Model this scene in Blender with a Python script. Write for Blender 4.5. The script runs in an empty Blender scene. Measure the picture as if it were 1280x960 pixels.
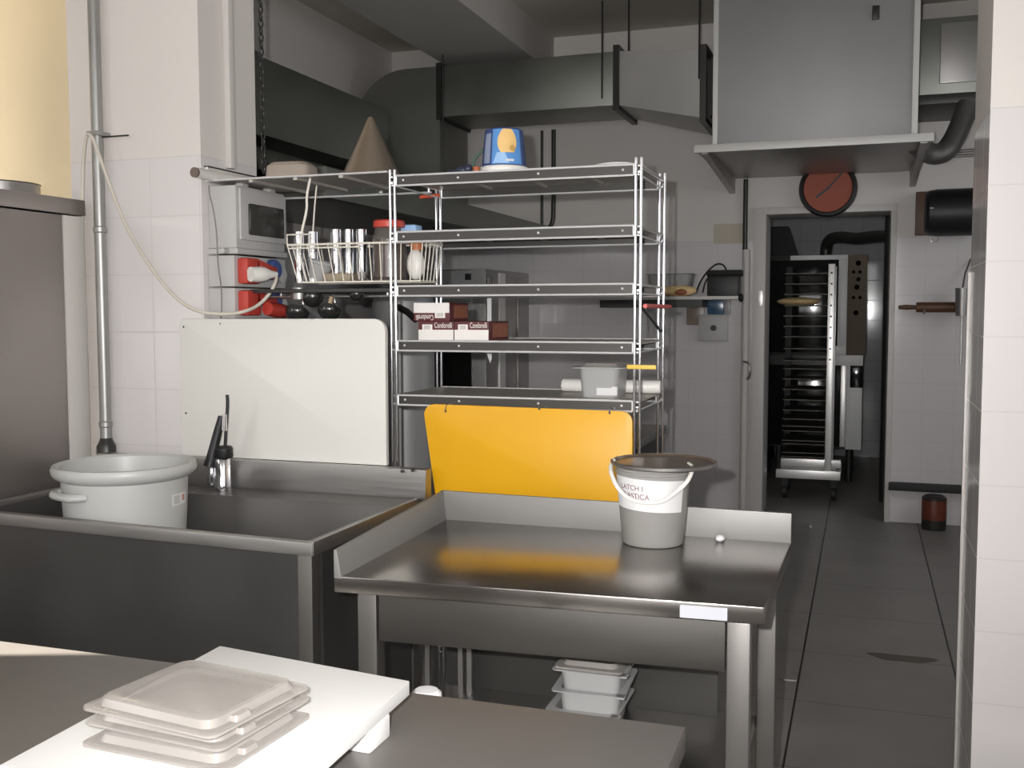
import bpy, bmesh, math, random
from mathutils import Vector, Matrix
random.seed(7)
S = bpy.context.scene
COL = S.collection
PI = math.pi

# ---------------------------------------------------------------- camera
YAW, PITCH, ROLL, CAMH, FPX = math.radians(18.8), math.radians(4.0), math.radians(-0.1), 1.5, 1290.0
fw = Vector((-math.sin(YAW)*math.cos(PITCH), math.cos(YAW)*math.cos(PITCH), -math.sin(PITCH)))
rt0 = Vector((math.cos(YAW), math.sin(YAW), 0)); up0 = rt0.cross(fw)
rt = math.cos(ROLL)*rt0 + math.sin(ROLL)*up0
up = -math.sin(ROLL)*rt0 + math.cos(ROLL)*up0
CAMP = Vector((0, 0, CAMH))
cd = bpy.data.cameras.new('camera'); cam = bpy.data.objects.new('camera', cd); COL.objects.link(cam)
cd.sensor_width = 36; cd.lens = 36*FPX/1280; cd.clip_start = 0.02; cd.clip_end = 60
cam.matrix_world = Matrix(((rt.x, up.x, -fw.x, 0), (rt.y, up.y, -fw.y, 0), (rt.z, up.z, -fw.z, CAMH), (0, 0, 0, 1)))
S.camera = cam

def _ray(x, y): return rt*((x-640)/FPX) + up*(-(y-480)/FPX) + fw
def at(x, y, Y):                       # the point of the place seen at (x, y) that lies at depth Y
    d = _ray(x, y); return CAMP + d*(Y/d.y)
def atz(x, y, z):
    d = _ray(x, y); return CAMP + d*((z-CAMH)/d.z)
def atx(x, y, X):
    d = _ray(x, y); return CAMP + d*(X/d.x)

# ---------------------------------------------------------------- light and exposure
S.view_settings.view_transform = 'Standard'; S.view_settings.look = 'None'
S.view_settings.exposure = 0.0; S.view_settings.gamma = 1.0; S.view_settings.use_curve_mapping = False
w = bpy.data.worlds.new('world'); S.world = w; w.use_nodes = True
w.node_tree.nodes['Background'].inputs[0].default_value = (0.8, 0.85, 1, 1)
w.node_tree.nodes['Background'].inputs[1].default_value = 0.3
def lamp(name, typ, loc, energy, color=(1, 1, 1), target=None, **k):
    d = bpy.data.lights.new(name, typ); o = bpy.data.objects.new(name, d); COL.objects.link(o)
    d.energy = energy; d.color = color; o.location = loc
    for a, v in k.items(): setattr(d, a, v)
    if target is not None:
        o.rotation_euler = (Vector(target)-Vector(loc)).to_track_quat('-Z', 'Y').to_euler()
    return o
lamp('camera_flash', 'SPOT', (-0.07, 0.0, 1.545), 300, (1, 0.98, 0.97), at(600, 330, 5.0), spot_size=math.radians(100), spot_blend=0.9, shadow_soft_size=0.012)
lamp('assumed_rear_daylight', 'AREA', (-0.6, -2.25, 1.9), 48, (1, 0.99, 0.98), (-0.9, 3, 1.2), shape='RECTANGLE', size=2.6, size_y=1.5)  # lamp added before a solid wall for assumed daylight behind the camera; no window
lamp('left_side_fill', 'AREA', (-3.5, -0.6, 1.9), 32, (1, 0.99, 0.97), (0, 2.0, 1.2), shape='RECTANGLE', size=1.0, size_y=1.4)  # added side fill so chrome posts and steel catch bright streaks
lamp('right_side_fill', 'AREA', (2.1, 0.2, 1.9), 22, (1, 0.99, 0.98), (-1.0, 2.6, 1.2), shape='RECTANGLE', size=1.0, size_y=1.4)  # added fill from the opposite side, for the other edge of the posts
lamp('passage_warm_fill', 'POINT', (-3.65, 3.45, 3.2), 6, (1, 0.80, 0.55), shadow_soft_size=0.08)  # added warm fill standing in for sunlight on the passage wall
lamp('kitchen_fill', 'AREA', (2.1, 5.6, 2.0), 22, (0.95, 0.98, 1), (-1, 5.6, 1.2), shape='RECTANGLE', size=1.6, size_y=1.6)  # added soft fill lifting the dim kitchen floor and ceiling
lamp('oven_room_fill', 'POINT', (-0.1, 9.0, 3.2), 5, (0.95, 0.98, 1), shadow_soft_size=0.2)  # added fill for the dim oven room
lamp('low_sun', 'SUN', (-6, 1.5, 3), 52.0, (1, 0.92, 0.8), None, angle=math.radians(0.53))
bpy.data.objects['low_sun'].rotation_euler = Vector((0.9, 0.33, -0.42)).to_track_quat('-Z', 'Y').to_euler()

# ---------------------------------------------------------------- materials
def lin(c):
    return tuple(((v/255)/12.92 if v/255 <= 0.04045 else ((v/255+0.055)/1.055)**2.4) for v in c)
MATS = {}
def mat(name, col, rough=0.5, metal=0.0, noise=0.0, nscale=6.0, alpha=1.0, bump=0.0, stretch=(1, 1, 1), trans=0.0, coat=0.0, spec=0.5, rvar=0.0, aniso=0.0, sss=0.0):
    if name in MATS: return MATS[name]
    m = bpy.data.materials.new(name); m.use_nodes = True; MATS[name] = m
    nt = m.node_tree; b = nt.nodes['Principled BSDF']
    b.inputs['Base Color'].default_value = (*col, 1); b.inputs['Roughness'].default_value = rough
    b.inputs['Metallic'].default_value = metal; b.inputs['Alpha'].default_value = alpha
    b.inputs['Transmission Weight'].default_value = trans; b.inputs['Coat Weight'].default_value = coat
    b.inputs['Specular IOR Level'].default_value = spec
    if aniso: b.inputs['Anisotropic'].default_value = aniso
    if noise or bump or rvar:
        tc = nt.nodes.new('ShaderNodeTexCoord'); mp = nt.nodes.new('ShaderNodeMapping'); n = nt.nodes.new('ShaderNodeTexNoise')
        mp.inputs['Scale'].default_value = stretch; n.inputs['Scale'].default_value = nscale; n.inputs['Detail'].default_value = 6
        nt.links.new(tc.outputs['Object'], mp.inputs[0]); nt.links.new(mp.outputs[0], n.inputs['Vector'])
        if noise:
            mx = nt.nodes.new('ShaderNodeMix'); mx.data_type = 'RGBA'
            mx.inputs['A'].default_value = (*[c*(1-noise) for c in col], 1); mx.inputs['B'].default_value = (*[min(1, c*(1+noise)) for c in col], 1)
            nt.links.new(n.outputs['Fac'], mx.inputs['Factor']); nt.links.new(mx.outputs['Result'], b.inputs['Base Color'])
        if rvar:
            mr = nt.nodes.new('ShaderNodeMapRange'); mr.inputs['To Min'].default_value = rough-rvar; mr.inputs['To Max'].default_value = rough+rvar
            mr.inputs['From Min'].default_value = 0.3; mr.inputs['From Max'].default_value = 0.7
            nt.links.new(n.outputs['Fac'], mr.inputs['Value']); nt.links.new(mr.outputs[0], b.inputs['Roughness'])
        if bump:
            bp = nt.nodes.new('ShaderNodeBump'); bp.inputs['Strength'].default_value = bump; bp.inputs['Distance'].default_value = 0.004
            nt.links.new(n.outputs['Fac'], bp.inputs['Height']); nt.links.new(bp.outputs[0], b.inputs['Normal'])
    return m

def math_node(nt, op, a, b=None, c=None):
    n = nt.nodes.new('ShaderNodeMath'); n.operation = op
    for i, v in enumerate((a, b, c)):
        if v is None: continue
        if isinstance(v, (int, float)): n.inputs[i].default_value = v
        else: nt.links.new(v, n.inputs[i])
    return n.outputs[0]

def tiled_wall(name, paint, tile, grout, ztop, px_, pz_, xoff, zoff, lw=0.0022, rough_t=0.14):
    """painted plaster above ztop, glazed tiles below; u runs along the wall (x+y of the world)"""
    m = bpy.data.materials.new(name); m.use_nodes = True; nt = m.node_tree; b = nt.nodes['Principled BSDF']
    g = nt.nodes.new('ShaderNodeNewGeometry'); sp = nt.nodes.new('ShaderNodeSeparateXYZ'); nt.links.new(g.outputs['Position'], sp.inputs[0])
    u = math_node(nt, 'ADD', sp.outputs[0], sp.outputs[1]); z = sp.outputs[2]
    def line(v, off, per):
        f = math_node(nt, 'FRACT', math_node(nt, 'DIVIDE', math_node(nt, 'SUBTRACT', v, off-50*per), per))
        d = math_node(nt, 'ABSOLUTE', math_node(nt, 'SUBTRACT', f, 0.5))
        return math_node(nt, 'GREATER_THAN', d, 0.5-lw/per/2*2)
    below = math_node(nt, 'LESS_THAN', z, ztop)
    ln = math_node(nt, 'MAXIMUM', line(u, xoff, px_), line(z, zoff, pz_)); ln = math_node(nt, 'MULTIPLY', ln, math_node(nt, 'LESS_THAN', z, ztop+0.003))
    n = nt.nodes.new('ShaderNodeTexNoise'); n.inputs['Scale'].default_value = 1.7; n.inputs['Detail'].default_value = 5
    nt.links.new(g.outputs['Position'], n.inputs['Vector'])
    def mix(f, A, B):
        x = nt.nodes.new('ShaderNodeMix'); x.data_type = 'RGBA'
        for k, v in (('Factor', f), ('A', A), ('B', B)):
            if isinstance(v, tuple): x.inputs[k].default_value = (*v, 1)
            elif isinstance(v, float): x.inputs[k].default_value = v
            else: nt.links.new(v, x.inputs[k])
        return x.outputs['Result']
    pa = mix(n.outputs['Fac'], tuple(c*0.94 for c in paint), tuple(min(1, c*1.05) for c in paint))
    c = mix(below, pa, tile); c = mix(ln, c, grout); nt.links.new(c, b.inputs['Base Color'])
    r = math_node(nt, 'MULTIPLY_ADD', below, rough_t-0.7, 0.7); r = math_node(nt, 'MAXIMUM', r, math_node(nt, 'MULTIPLY', ln, 0.6))
    nt.links.new(r, b.inputs['Roughness'])
    bp = nt.nodes.new('ShaderNodeBump'); bp.inputs['Strength'].default_value = 0.12; bp.inputs['Distance'].default_value = 0.0015
    nt.links.new(math_node(nt, 'SUBTRACT', 1.0, ln), bp.inputs['Height']); nt.links.new(bp.outputs[0], b.inputs['Normal'])
    return m

M_wall = tiled_wall('plaster_over_white_tile', (0.70, 0.66, 0.63), (0.70, 0.67, 0.665), (0.60, 0.575, 0.57), 2.046, 0.205, 0.2055, -2.414+3.1, 2.046)
M_bwall = tiled_wall('plaster_over_grey_tile', (0.73, 0.69, 0.66), (0.69, 0.66, 0.665), (0.61, 0.585, 0.585), 2.02, 0.205, 0.2055, -0.83+7.77, 2.02, 0.004, 0.1)

def floor_mat():
    m = bpy.data.materials.new('dark_floor_tile'); m.use_nodes = True; nt = m.node_tree; b = nt.nodes['Principled BSDF']
    g = nt.nodes.new('ShaderNodeNewGeometry'); sp = nt.nodes.new('ShaderNodeSeparateXYZ'); nt.links.new(g.outputs['Position'], sp.inputs[0])
    def line(v, off, per, lw):
        f = math_node(nt, 'FRACT', math_node(nt, 'DIVIDE', math_node(nt, 'SUBTRACT', v, off-50*per), per))
        return math_node(nt, 'GREATER_THAN', math_node(nt, 'ABSOLUTE', math_node(nt, 'SUBTRACT', f, 0.5)), 0.5-lw/per)
    lx = line(sp.outputs[0], -0.222, 0.61, 0.004); ly = math_node(nt, 'MULTIPLY', line(sp.outputs[1], 3.43, 0.61, 0.003), 0.55)
    ln = math_node(nt, 'MAXIMUM', lx, ly)
    n = nt.nodes.new('ShaderNodeTexNoise'); n.inputs['Scale'].default_value = 2.5; n.inputs['Detail'].default_value = 8; n.inputs['Roughness'].default_value = 0.65
    nt.links.new(g.outputs['Position'], n.inputs['Vector'])
    cr = nt.nodes.new('ShaderNodeValToRGB'); nt.links.new(n.outputs['Fac'], cr.inputs[0])
    cr.color_ramp.elements[0].position = 0.3; cr.color_ramp.elements[0].color = (0.20, 0.187, 0.178, 1)
    cr.color_ramp.elements[1].position = 0.75; cr.color_ramp.elements[1].color = (0.28, 0.262, 0.25, 1)
    mx = nt.nodes.new('ShaderNodeMix'); mx.data_type = 'RGBA'; nt.links.new(ln, mx.inputs['Factor']); nt.links.new(cr.outputs[0], mx.inputs['A'])
    mx.inputs['B'].default_value = (0.012, 0.011, 0.01, 1); nt.links.new(mx.outputs['Result'], b.inputs['Base Color'])
    mr = nt.nodes.new('ShaderNodeMapRange'); mr.inputs['To Min'].default_value = 0.34; mr.inputs['To Max'].default_value = 0.55
    nt.links.new(n.outputs['Fac'], mr.inputs['Value']); nt.links.new(mr.outputs[0], b.inputs['Roughness'])
    return m
M_floor = floor_mat()
M_ceil = mat('ceiling_plaster', (0.56, 0.53, 0.47), 0.85, noise=0.08, nscale=2)
M_beam = mat('beam_plaster', (0.52, 0.50, 0.475), 0.85, noise=0.08, nscale=2)
M_steel = mat('brushed_steel', (0.42, 0.41, 0.40), 0.45, 1.0, noise=0.06, nscale=5, rvar=0.06, bump=0.05, stretch=(1, 14, 14))
M_steeld = mat('dull_steel', (0.40, 0.385, 0.37), 0.42, 1.0, noise=0.1, nscale=4, rvar=0.07)
M_ups = mat('upstand_steel', (0.26, 0.254, 0.245), 0.55, 0.55, noise=0.08, nscale=4, rvar=0.06)
M_top = mat('worktop_steel', (0.38, 0.36, 0.338), 0.22, 1.0, noise=0.2, nscale=3.5, rvar=0.04)
M_leg = mat('leg_steel', (0.22, 0.21, 0.20), 0.42, 0.9, noise=0.1, nscale=4)
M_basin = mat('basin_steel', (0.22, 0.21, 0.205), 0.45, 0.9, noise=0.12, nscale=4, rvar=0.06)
M_stick = mat('pale_sticker', (0.47, 0.48, 0.52), 0.6)
M_deck = mat('shelf_sheet', (0.50, 0.47, 0.43), 0.45, 0.5, noise=0.12, nscale=6)
M_band = mat('shelf_band', (0.075, 0.072, 0.068), 0.45, 0.8)
M_cap = mat('orange_cap', (0.5, 0.1, 0.05), 0.5)
M_near = mat('worn_worktop_steel', (0.175, 0.162, 0.153), 0.45, 0.4, noise=0.12, nscale=4, rvar=0.07)
M_galv = mat('galvanised_sheet', (0.30, 0.31, 0.285), 0.45, 1.0, noise=0.15, nscale=3, rvar=0.08)
M_galvl = mat('pale_lit_galvanised_sheet', (0.66, 0.65, 0.63), 0.5, 0.15, noise=0.14, nscale=2.2, rvar=0.08)  # paler sheet; on the duct flare the lit tone is in the colour
M_unit = mat('grey_unit_sheet', (0.33, 0.33, 0.33), 0.5, 0.35, noise=0.12, nscale=3)
M_chrome = mat('chrome_wire', (0.80, 0.80, 0.83), 0.12, 1.0)
M_rail = mat('chrome_rail', (0.85, 0.85, 0.86), 0.3, 0.45)
M_tumbler = mat('tumbler_steel', (0.55, 0.55, 0.57), 0.12, 1.0)
M_dark = mat('blackened_steel', (0.05, 0.05, 0.048), 0.4, 0.5)
M_black = mat('black_plastic', (0.012, 0.012, 0.013), 0.45)
M_rubber = mat('black_rubber', (0.02, 0.02, 0.02), 0.6)
M_white = mat('white_board_plastic', (0.72, 0.71, 0.67), 0.38, noise=0.02, nscale=3)
M_cut = mat('white_cutting_plastic', (0.73, 0.725, 0.71), 0.42)
M_yellow = mat('yellow_board_plastic', (0.74, 0.38, 0.004), 0.42, noise=0.05, nscale=4)
M_tub = mat('milky_tub_plastic', (0.47, 0.475, 0.46), 0.4)
M_pail = mat('frosted_pail_plastic', (0.36, 0.35, 0.335), 0.24, alpha=0.72)
M_poly = mat('clear_poly', (0.44, 0.41, 0.38), 0.2, alpha=0.5, spec=0.6)
M_polyh = mat('hazy_poly', (0.48, 0.48, 0.475), 0.3, alpha=0.7)
M_paper = mat('white_paper', (0.68, 0.68, 0.685), 0.7)
M_ink = mat('red_ink', (0.17, 0.06, 0.07), 0.6)
M_whitep = mat('white_plastic', (0.78, 0.76, 0.72), 0.4)
M_greyp = mat('grey_plastic', (0.48, 0.47, 0.46), 0.45)
M_cable = mat('ivory_cable', (0.60, 0.56, 0.49), 0.5)
M_red = mat('red_plastic', (0.48, 0.05, 0.035), 0.4)
M_redl = mat('red_lid', (0.55, 0.06, 0.04), 0.4)
M_blue = mat('blue_plastic', (0.05, 0.09, 0.26), 0.4)
M_orange = mat('orange_red', (0.62, 0.10, 0.05), 0.5)
M_ytag = mat('yellow_tag', (0.75, 0.52, 0.08), 0.5)
M_smoke = mat('smoked_window', (0.05, 0.05, 0.045), 0.12, noise=0.3, nscale=30)
M_pipe = mat('grey_pipe', (0.36, 0.36, 0.35), 0.42, 0.7, noise=0.25, nscale=18, stretch=(1, 1, 0.25))
M_choc = mat('dark_chocolate', (0.035, 0.014, 0.009), 0.3, coat=0.6)
M_glass = mat('jar_glass', (0.55, 0.5, 0.45), 0.05, alpha=0.12, spec=0.8)
M_maroon = mat('maroon_print', (0.10, 0.018, 0.022), 0.45)
M_card = mat('brown_card', (0.30, 0.10, 0.05), 0.5, noise=0.4, nscale=30)
M_wood = mat('dark_wood', (0.11, 0.05, 0.025), 0.5, noise=0.3, nscale=10, stretch=(1, 8, 8))
M_woodl = mat('pale_wood', (0.42, 0.32, 0.19), 0.6, noise=0.2, nscale=8)
M_tan = mat('tan_plastic', (0.33, 0.27, 0.19), 0.5)
M_labelblue = mat('blue_label', (0.10, 0.28, 0.62), 0.35, noise=0.25, nscale=14)
M_labeldark = mat('navy_label', (0.03, 0.06, 0.20), 0.35)
M_cream = mat('cream_print', (0.80, 0.52, 0.20), 0.45, noise=0.1, nscale=20)
M_palebl = mat('pale_blue_print', (0.32, 0.52, 0.80), 0.4)
M_frame = mat('door_frame_paint', (0.60, 0.575, 0.55), 0.4)
M_ovenpanel = mat('oven_panel', (0.17, 0.13, 0.095), 0.7, noise=0.15, nscale=8)
M_ovenwhite = mat('oven_enamel', (0.86, 0.86, 0.86), 0.35)
M_knob = mat('matt_black', (0.004, 0.004, 0.004), 0.9, spec=0.1)
M_aluminium = mat('aluminium', (0.80, 0.79, 0.78), 0.35, 0.6)
M_bread = mat('bread_dough', (0.85, 0.62, 0.32), 0.7, noise=0.15, nscale=14)
M_oglass = mat('oven_glass', (0.01, 0.01, 0.01), 0.08)
M_clockface = mat('clock_face', (0.36, 0.085, 0.045), 0.6, noise=0.12, nscale=7)
M_can = mat('can_print', (0.16, 0.04, 0.022), 0.4, noise=0.5, nscale=14)
M_sage = mat('sage_cable', (0.12, 0.19, 0.15), 0.5)
M_navyt = mat('navy_toy', (0.03, 0.035, 0.07), 0.4, noise=0.5, nscale=60)
M_cone = mat('cone_steel', (0.46, 0.40, 0.34), 0.28, 1.0, noise=0.08, nscale=8)
M_domepl = mat('beige_clear_plastic', (0.40, 0.34, 0.29), 0.3, alpha=0.85)
M_bluebag = mat('blue_sachet', (0.05, 0.12, 0.20), 0.2)
M_brownbag = mat('brown_sachet', (0.26, 0.20, 0.16), 0.3, noise=0.4, nscale=30)
M_stain = mat('floor_stain', (0.10, 0.082, 0.065), 0.5)

# ---------------------------------------------------------------- mesh builder
class MB:
    def __init__(s): s.bm = bmesh.new()
    def _bev(s, vs, bev, seg=2):
        if bev > 0:
            es = list({e for v in vs for e in v.link_edges})
            bmesh.ops.bevel(s.bm, geom=es, offset=bev, segments=seg, affect='EDGES', profile=0.6)
    def box(s, x0, x1, y0, y1, z0, z1, bev=0.0, seg=2):
        vs = [s.bm.verts.new((x, y, z)) for z in (z0, z1) for y in (y0, y1) for x in (x0, x1)]
        for f in ((0, 2, 3, 1), (4, 5, 7, 6), (0, 1, 5, 4), (2, 6, 7, 3), (0, 4, 6, 2), (1, 3, 7, 5)):
            s.bm.faces.new([vs[i] for i in f])
        s._bev(vs, bev, seg); return s
    def hexa(s, b, t, bev=0.0):           # b, t: four bottom and four top points, counter-clockwise from above
        vb = [s.bm.verts.new(p) for p in b]; vt = [s.bm.verts.new(p) for p in t]
        s.bm.faces.new(vb[::-1]); s.bm.faces.new(vt)
        for i in range(4): s.bm.faces.new((vb[i], vb[(i+1) % 4], vt[(i+1) % 4], vt[i]))
        s._bev(vb+vt, bev); return s
    def slab(s, quad, z0, z1, bev=0.0): return s.hexa([(p[0], p[1], z0) for p in quad], [(p[0], p[1], z1) for p in quad], bev)
    def prism(s, pts, axis, a, b, bev=0.0):
        """polygon of 2-D points extruded along axis from a to b"""
        def P(p, t): return {'x': (t, p[0], p[1]), 'y': (p[0], t, p[1]), 'z': (p[0], p[1], t)}[axis]
        va = [s.bm.verts.new(P(p, a)) for p in pts]; vb = [s.bm.verts.new(P(p, b)) for p in pts]
        n = len(pts); s.bm.faces.new(va); s.bm.faces.new(vb[::-1])
        for i in range(n): s.bm.faces.new((va[i], vb[i], vb[(i+1) % n], va[(i+1) % n]))
        s._bev(va+vb, bev); return s
    def cyl(s, p0, p1, r0, r1=None, seg=20, cap=True):
        r1 = r0 if r1 is None else r1
        p0 = Vector(p0); p1 = Vector(p1); d = (p1-p0).normalized(); a = d.orthogonal().normalized(); b = d.cross(a)
        A = []; B = []
        for i in range(seg):
            t = 2*PI*i/seg; o = a*math.cos(t)+b*math.sin(t)
            A.append(s.bm.verts.new(p0+o*r0)); B.append(s.bm.verts.new(p1+o*r1))
        for i in range(seg): s.bm.faces.new((A[i], A[(i+1) % seg], B[(i+1) % seg], B[i]))
        if cap: s.bm.faces.new(A[::-1]); s.bm.faces.new(B)
        return s
    def tube(s, pts, r, seg=8, closed=False, smooth=0):
        pts = [Vector(p) for p in pts]
        for _ in range(smooth):
            q = []; n = len(pts)
            for i in range(n if closed else n-1):
                a, b = pts[i], pts[(i+1) % n]
                q += [a*0.75+b*0.25, a*0.25+b*0.75]
            if not closed: q = [pts[0]]+q[1:-1]+[pts[-1]]
            pts = q
        n = len(pts); rings = []; prev = None
        for i, p in enumerate(pts):
            if closed: d = pts[(i+1) % n]-pts[i-1]
            else: d = pts[min(i+1, n-1)]-pts[max(i-1, 0)]
            d.normalize()
            if prev is None: a = d.orthogonal().normalized()
            else:
                a = prev-d*prev.dot(d); a = a.normalized() if a.length > 1e-6 else d.orthogonal().normalized()
            prev = a; b = d.cross(a)
            rr = r(i/(n-1)) if callable(r) else r
            rings.append([s.bm.verts.new(p+(a*math.cos(2*PI*k/seg)+b*math.sin(2*PI*k/seg))*rr) for k in range(seg)])
        for i in range(n if closed else n-1):
            A, B = rings[i], rings[(i+1) % n]
            for k in range(seg): s.bm.faces.new((A[k], A[(k+1) % seg], B[(k+1) % seg], B[k]))
        if not closed: s.bm.faces.new(rings[0][::-1]); s.bm.faces.new(rings[-1])
        return s
    def lathe(s, prof, c, seg=48, axis=(0, 0, 1), closed=False):
        """profile of (radius, height) swept about axis through c"""
        d = Vector(axis).normalized(); a = d.orthogonal().normalized() if abs(d.z) < 0.99 else Vector((1, 0, 0)); b = d.cross(a); c = Vector(c); rings = []
        for r, h in prof:
            if r < 1e-6: rings.append([s.bm.verts.new(c+d*h)])
            else: rings.append([s.bm.verts.new(c+d*h+(a*math.cos(2*PI*k/seg)+b*math.sin(2*PI*k/seg))*r) for k in range(seg)])
        m = len(rings)
        for i in range(m if closed else m-1):
            A, B = rings[i], rings[(i+1) % m]
            for k in range(seg):
                j = (k+1) % seg
                if len(A) == 1 and len(B) == 1: continue
                if len(A) == 1: s.bm.faces.new((A[0], B[j], B[k]))
                elif len(B) == 1: s.bm.faces.new((A[k], A[j], B[0]))
                else: s.bm.faces.new((A[k], A[j], B[j], B[k]))
        return s
    def rrect(s, rings, cx, cy, rot=0.0, n=6, capb=True, capt=True):
        """loft of rounded rectangles (half x, half y, corner radius, z)"""
        R = []
        for hx, hy, r, z in rings:
            L = []
            for qx, qy, a0 in ((1, 1, 0), (-1, 1, PI/2), (-1, -1, PI), (1, -1, 1.5*PI)):
                for k in range(n+1):
                    t = a0+PI/2*k/n
                    x = qx*(hx-r)+r*math.cos(t); y = qy*(hy-r)+r*math.sin(t)
                    L.append(s.bm.verts.new((cx+x*math.cos(rot)-y*math.sin(rot), cy+x*math.sin(rot)+y*math.cos(rot), z)))
            R.append(L)
        m = len(R[0])
        for A, B in zip(R, R[1:]):
            for k in range(m): s.bm.faces.new((A[k], A[(k+1) % m], B[(k+1) % m], B[k]))
        if capb: s.bm.faces.new(R[0][::-1])
        if capt: s.bm.faces.new(R[-1])
        return s
    def sphere(s, c, r, sc=(1, 1, 1), u=20, v=12):
        M = Matrix.Translation(Vector(c)) @ Matrix.Diagonal((*sc, 1))
        bmesh.ops.create_uvsphere(s.bm, u_segments=u, v_segments=v, radius=r, matrix=M); return s
    def xf(s, M): bmesh.ops.transform(s.bm, matrix=M, verts=s.bm.verts); return s
    def mesh(s, name, origin=(0, 0, 0), fix=True):
        if fix: bmesh.ops.recalc_face_normals(s.bm, faces=s.bm.faces)
        bmesh.ops.translate(s.bm, vec=-Vector(origin), verts=s.bm.verts)
        me = bpy.data.meshes.new(name); s.bm.to_mesh(me); s.bm.free()
        me.polygons.foreach_set('use_smooth', [True]*len(me.polygons)); me.set_sharp_from_angle(angle=math.radians(35))
        return me

ROOT = {}
def obj(name, mb, m, parent=None, label=None):
    """one mesh object built in world coordinates, kept relative to its thing's base"""
    base = Vector((0, 0, 0)); p = parent
    while p is not None:
        base = base+Vector(p.location); p = p.parent
    me = mb.mesh(name, base); me.materials.append(m)
    o = bpy.data.objects.new(name, me); COL.objects.link(o); o.parent = parent
    if label: o['label'] = label
    return o
def thing(name, label, cat, loc=(0, 0, 0), group=None):
    o = bpy.data.objects.new(name, None); COL.objects.link(o); o.location = loc; o.empty_display_size = 0.05
    o['label'] = label; o['category'] = cat
    if group: o['group'] = group
    return o
def solo(name, mb, m, label, cat, loc=(0, 0, 0), group=None):
    me = mb.mesh(name, loc); me.materials.append(m)
    o = bpy.data.objects.new(name, me); COL.objects.link(o); o.location = loc
    o['label'] = label; o['category'] = cat
    if group: o['group'] = group
    return o
def struct(name, mb, m, parent=None):
    me = mb.mesh(name); me.materials.append(m); o = bpy.data.objects.new(name, me); COL.objects.link(o); o.parent = parent
    if parent is None: o['kind'] = 'structure'
    return o
def copy_tree(o, parent=None):
    c = o.copy(); COL.objects.link(c)
    if parent is not None: c.parent = parent
    for ch in list(o.children): copy_tree(ch, c)
    return c
def text_mb(txt, size, depth=0.0004):
    cu = bpy.data.curves.new('txt', 'FONT'); cu.body = txt; cu.size = size; cu.extrude = depth; cu.align_x = 'LEFT'
    t = bpy.data.objects.new('txt', cu); COL.objects.link(t)
    dg = bpy.context.evaluated_depsgraph_get(); me = bpy.data.meshes.new_from_object(t.evaluated_get(dg))
    mb = MB(); mb.bm.from_mesh(me); bpy.data.objects.remove(t); bpy.data.curves.remove(cu); bpy.data.meshes.remove(me)
    return mb

# ================================================================= SETTING
ZC = 3.6
struct('floor', MB().box(-4.6, 2.6, -2.7, 11.5, -0.1, 0), M_floor)
struct('ceiling', MB().box(-4.6, 2.6, -2.7, 11.5, ZC, ZC+0.1), M_ceil)
struct('wall_front', MB().box(-4.6, 2.6, -2.6, -2.5, 0, ZC), M_wall)
# side wall of the near room with an unseen slot added and shaped to throw the sun patch
SL0, SL1 = 0.59, 0.80
lw = MB(); lw.box(-3.7, -3.6, -2.5, SL0, 0, ZC); lw.box(-3.7, -3.6, SL1, 3.1, 0, ZC); lw.box(-3.7, -3.6, SL0, SL1, 0, 1.2); lw.box(-3.7, -3.6, SL0, SL1, 2.3, ZC)
struct('wall_left', lw, M_wall)
struct('wall_right', MB().box(2.2, 2.3, -2.5, 7.77, 0, ZC), M_wall)
dl = MB(); dl.box(-2.76, -2.2, 3.1, 3.45, 0, ZC)
struct('wall_divider_left', dl, M_wall)
struct('wall_divider_right', MB().box(0.312, 2.2, 3.1, 3.52, 0, ZC), M_wall)
M_ywall = mat('passage_plaster', (0.42, 0.385, 0.30), 0.8, noise=0.05, nscale=2)
pg = MB(); pg.box(-4.6, -2.76, 4.05, 4.15, 0, ZC); pg.box(-2.76, -2.66, 3.45, 4.05, 0, ZC); pg.box(-4.7, -4.6, 3.1, 4.05, 0, ZC)
struct('wall_passage', pg, M_ywall)
bw = MB(); bw.box(-4.6, -0.70, 7.77, 8.12, 0, ZC); bw.box(0.185, 2.3, 7.77, 8.12, 0, ZC); bw.box(-0.70, 0.185, 7.77, 8.12, 2.205, ZC)
struct('wall_back', bw, M_bwall)
struct('wall_kitchen_left', MB().box(-3.77, -3.67, 4.15, 7.77, 0, ZC), M_bwall)
# oven room behind the doorway
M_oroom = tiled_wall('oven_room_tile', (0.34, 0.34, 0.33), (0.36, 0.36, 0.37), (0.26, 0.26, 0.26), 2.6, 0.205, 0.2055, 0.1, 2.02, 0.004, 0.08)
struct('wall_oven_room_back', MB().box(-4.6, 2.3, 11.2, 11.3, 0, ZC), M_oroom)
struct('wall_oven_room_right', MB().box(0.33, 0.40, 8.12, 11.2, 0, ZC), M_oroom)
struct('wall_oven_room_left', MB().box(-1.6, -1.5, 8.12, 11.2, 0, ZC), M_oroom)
# door lining
fr = MB(); fr.box(-0.775, -0.685, 7.735, 8.13, 0, 2.245, 0.004); fr.box(0.165, 0.205, 7.745, 8.13, 0, 2.245, 0.004); fr.box(-0.775, 0.205, 7.74, 8.13, 2.2, 2.25, 0.004)
d1 = struct('door_1', fr, M_frame)
struct('strike_plate', MB().box(-0.735, -0.700, 7.728, 7.737, 1.54, 1.65, 0.002), M_aluminium, d1)
# ceiling beams
bm_ = MB(); bm_.box(-2.98, -2.3, 3.5, 7.77, 3.33, ZC)
struct('trim_1', bm_, M_beam)
struct('trim_2', MB().box(-0.9, 1.6, 5.3, 5.75, 3.45, ZC), M_beam)
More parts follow.
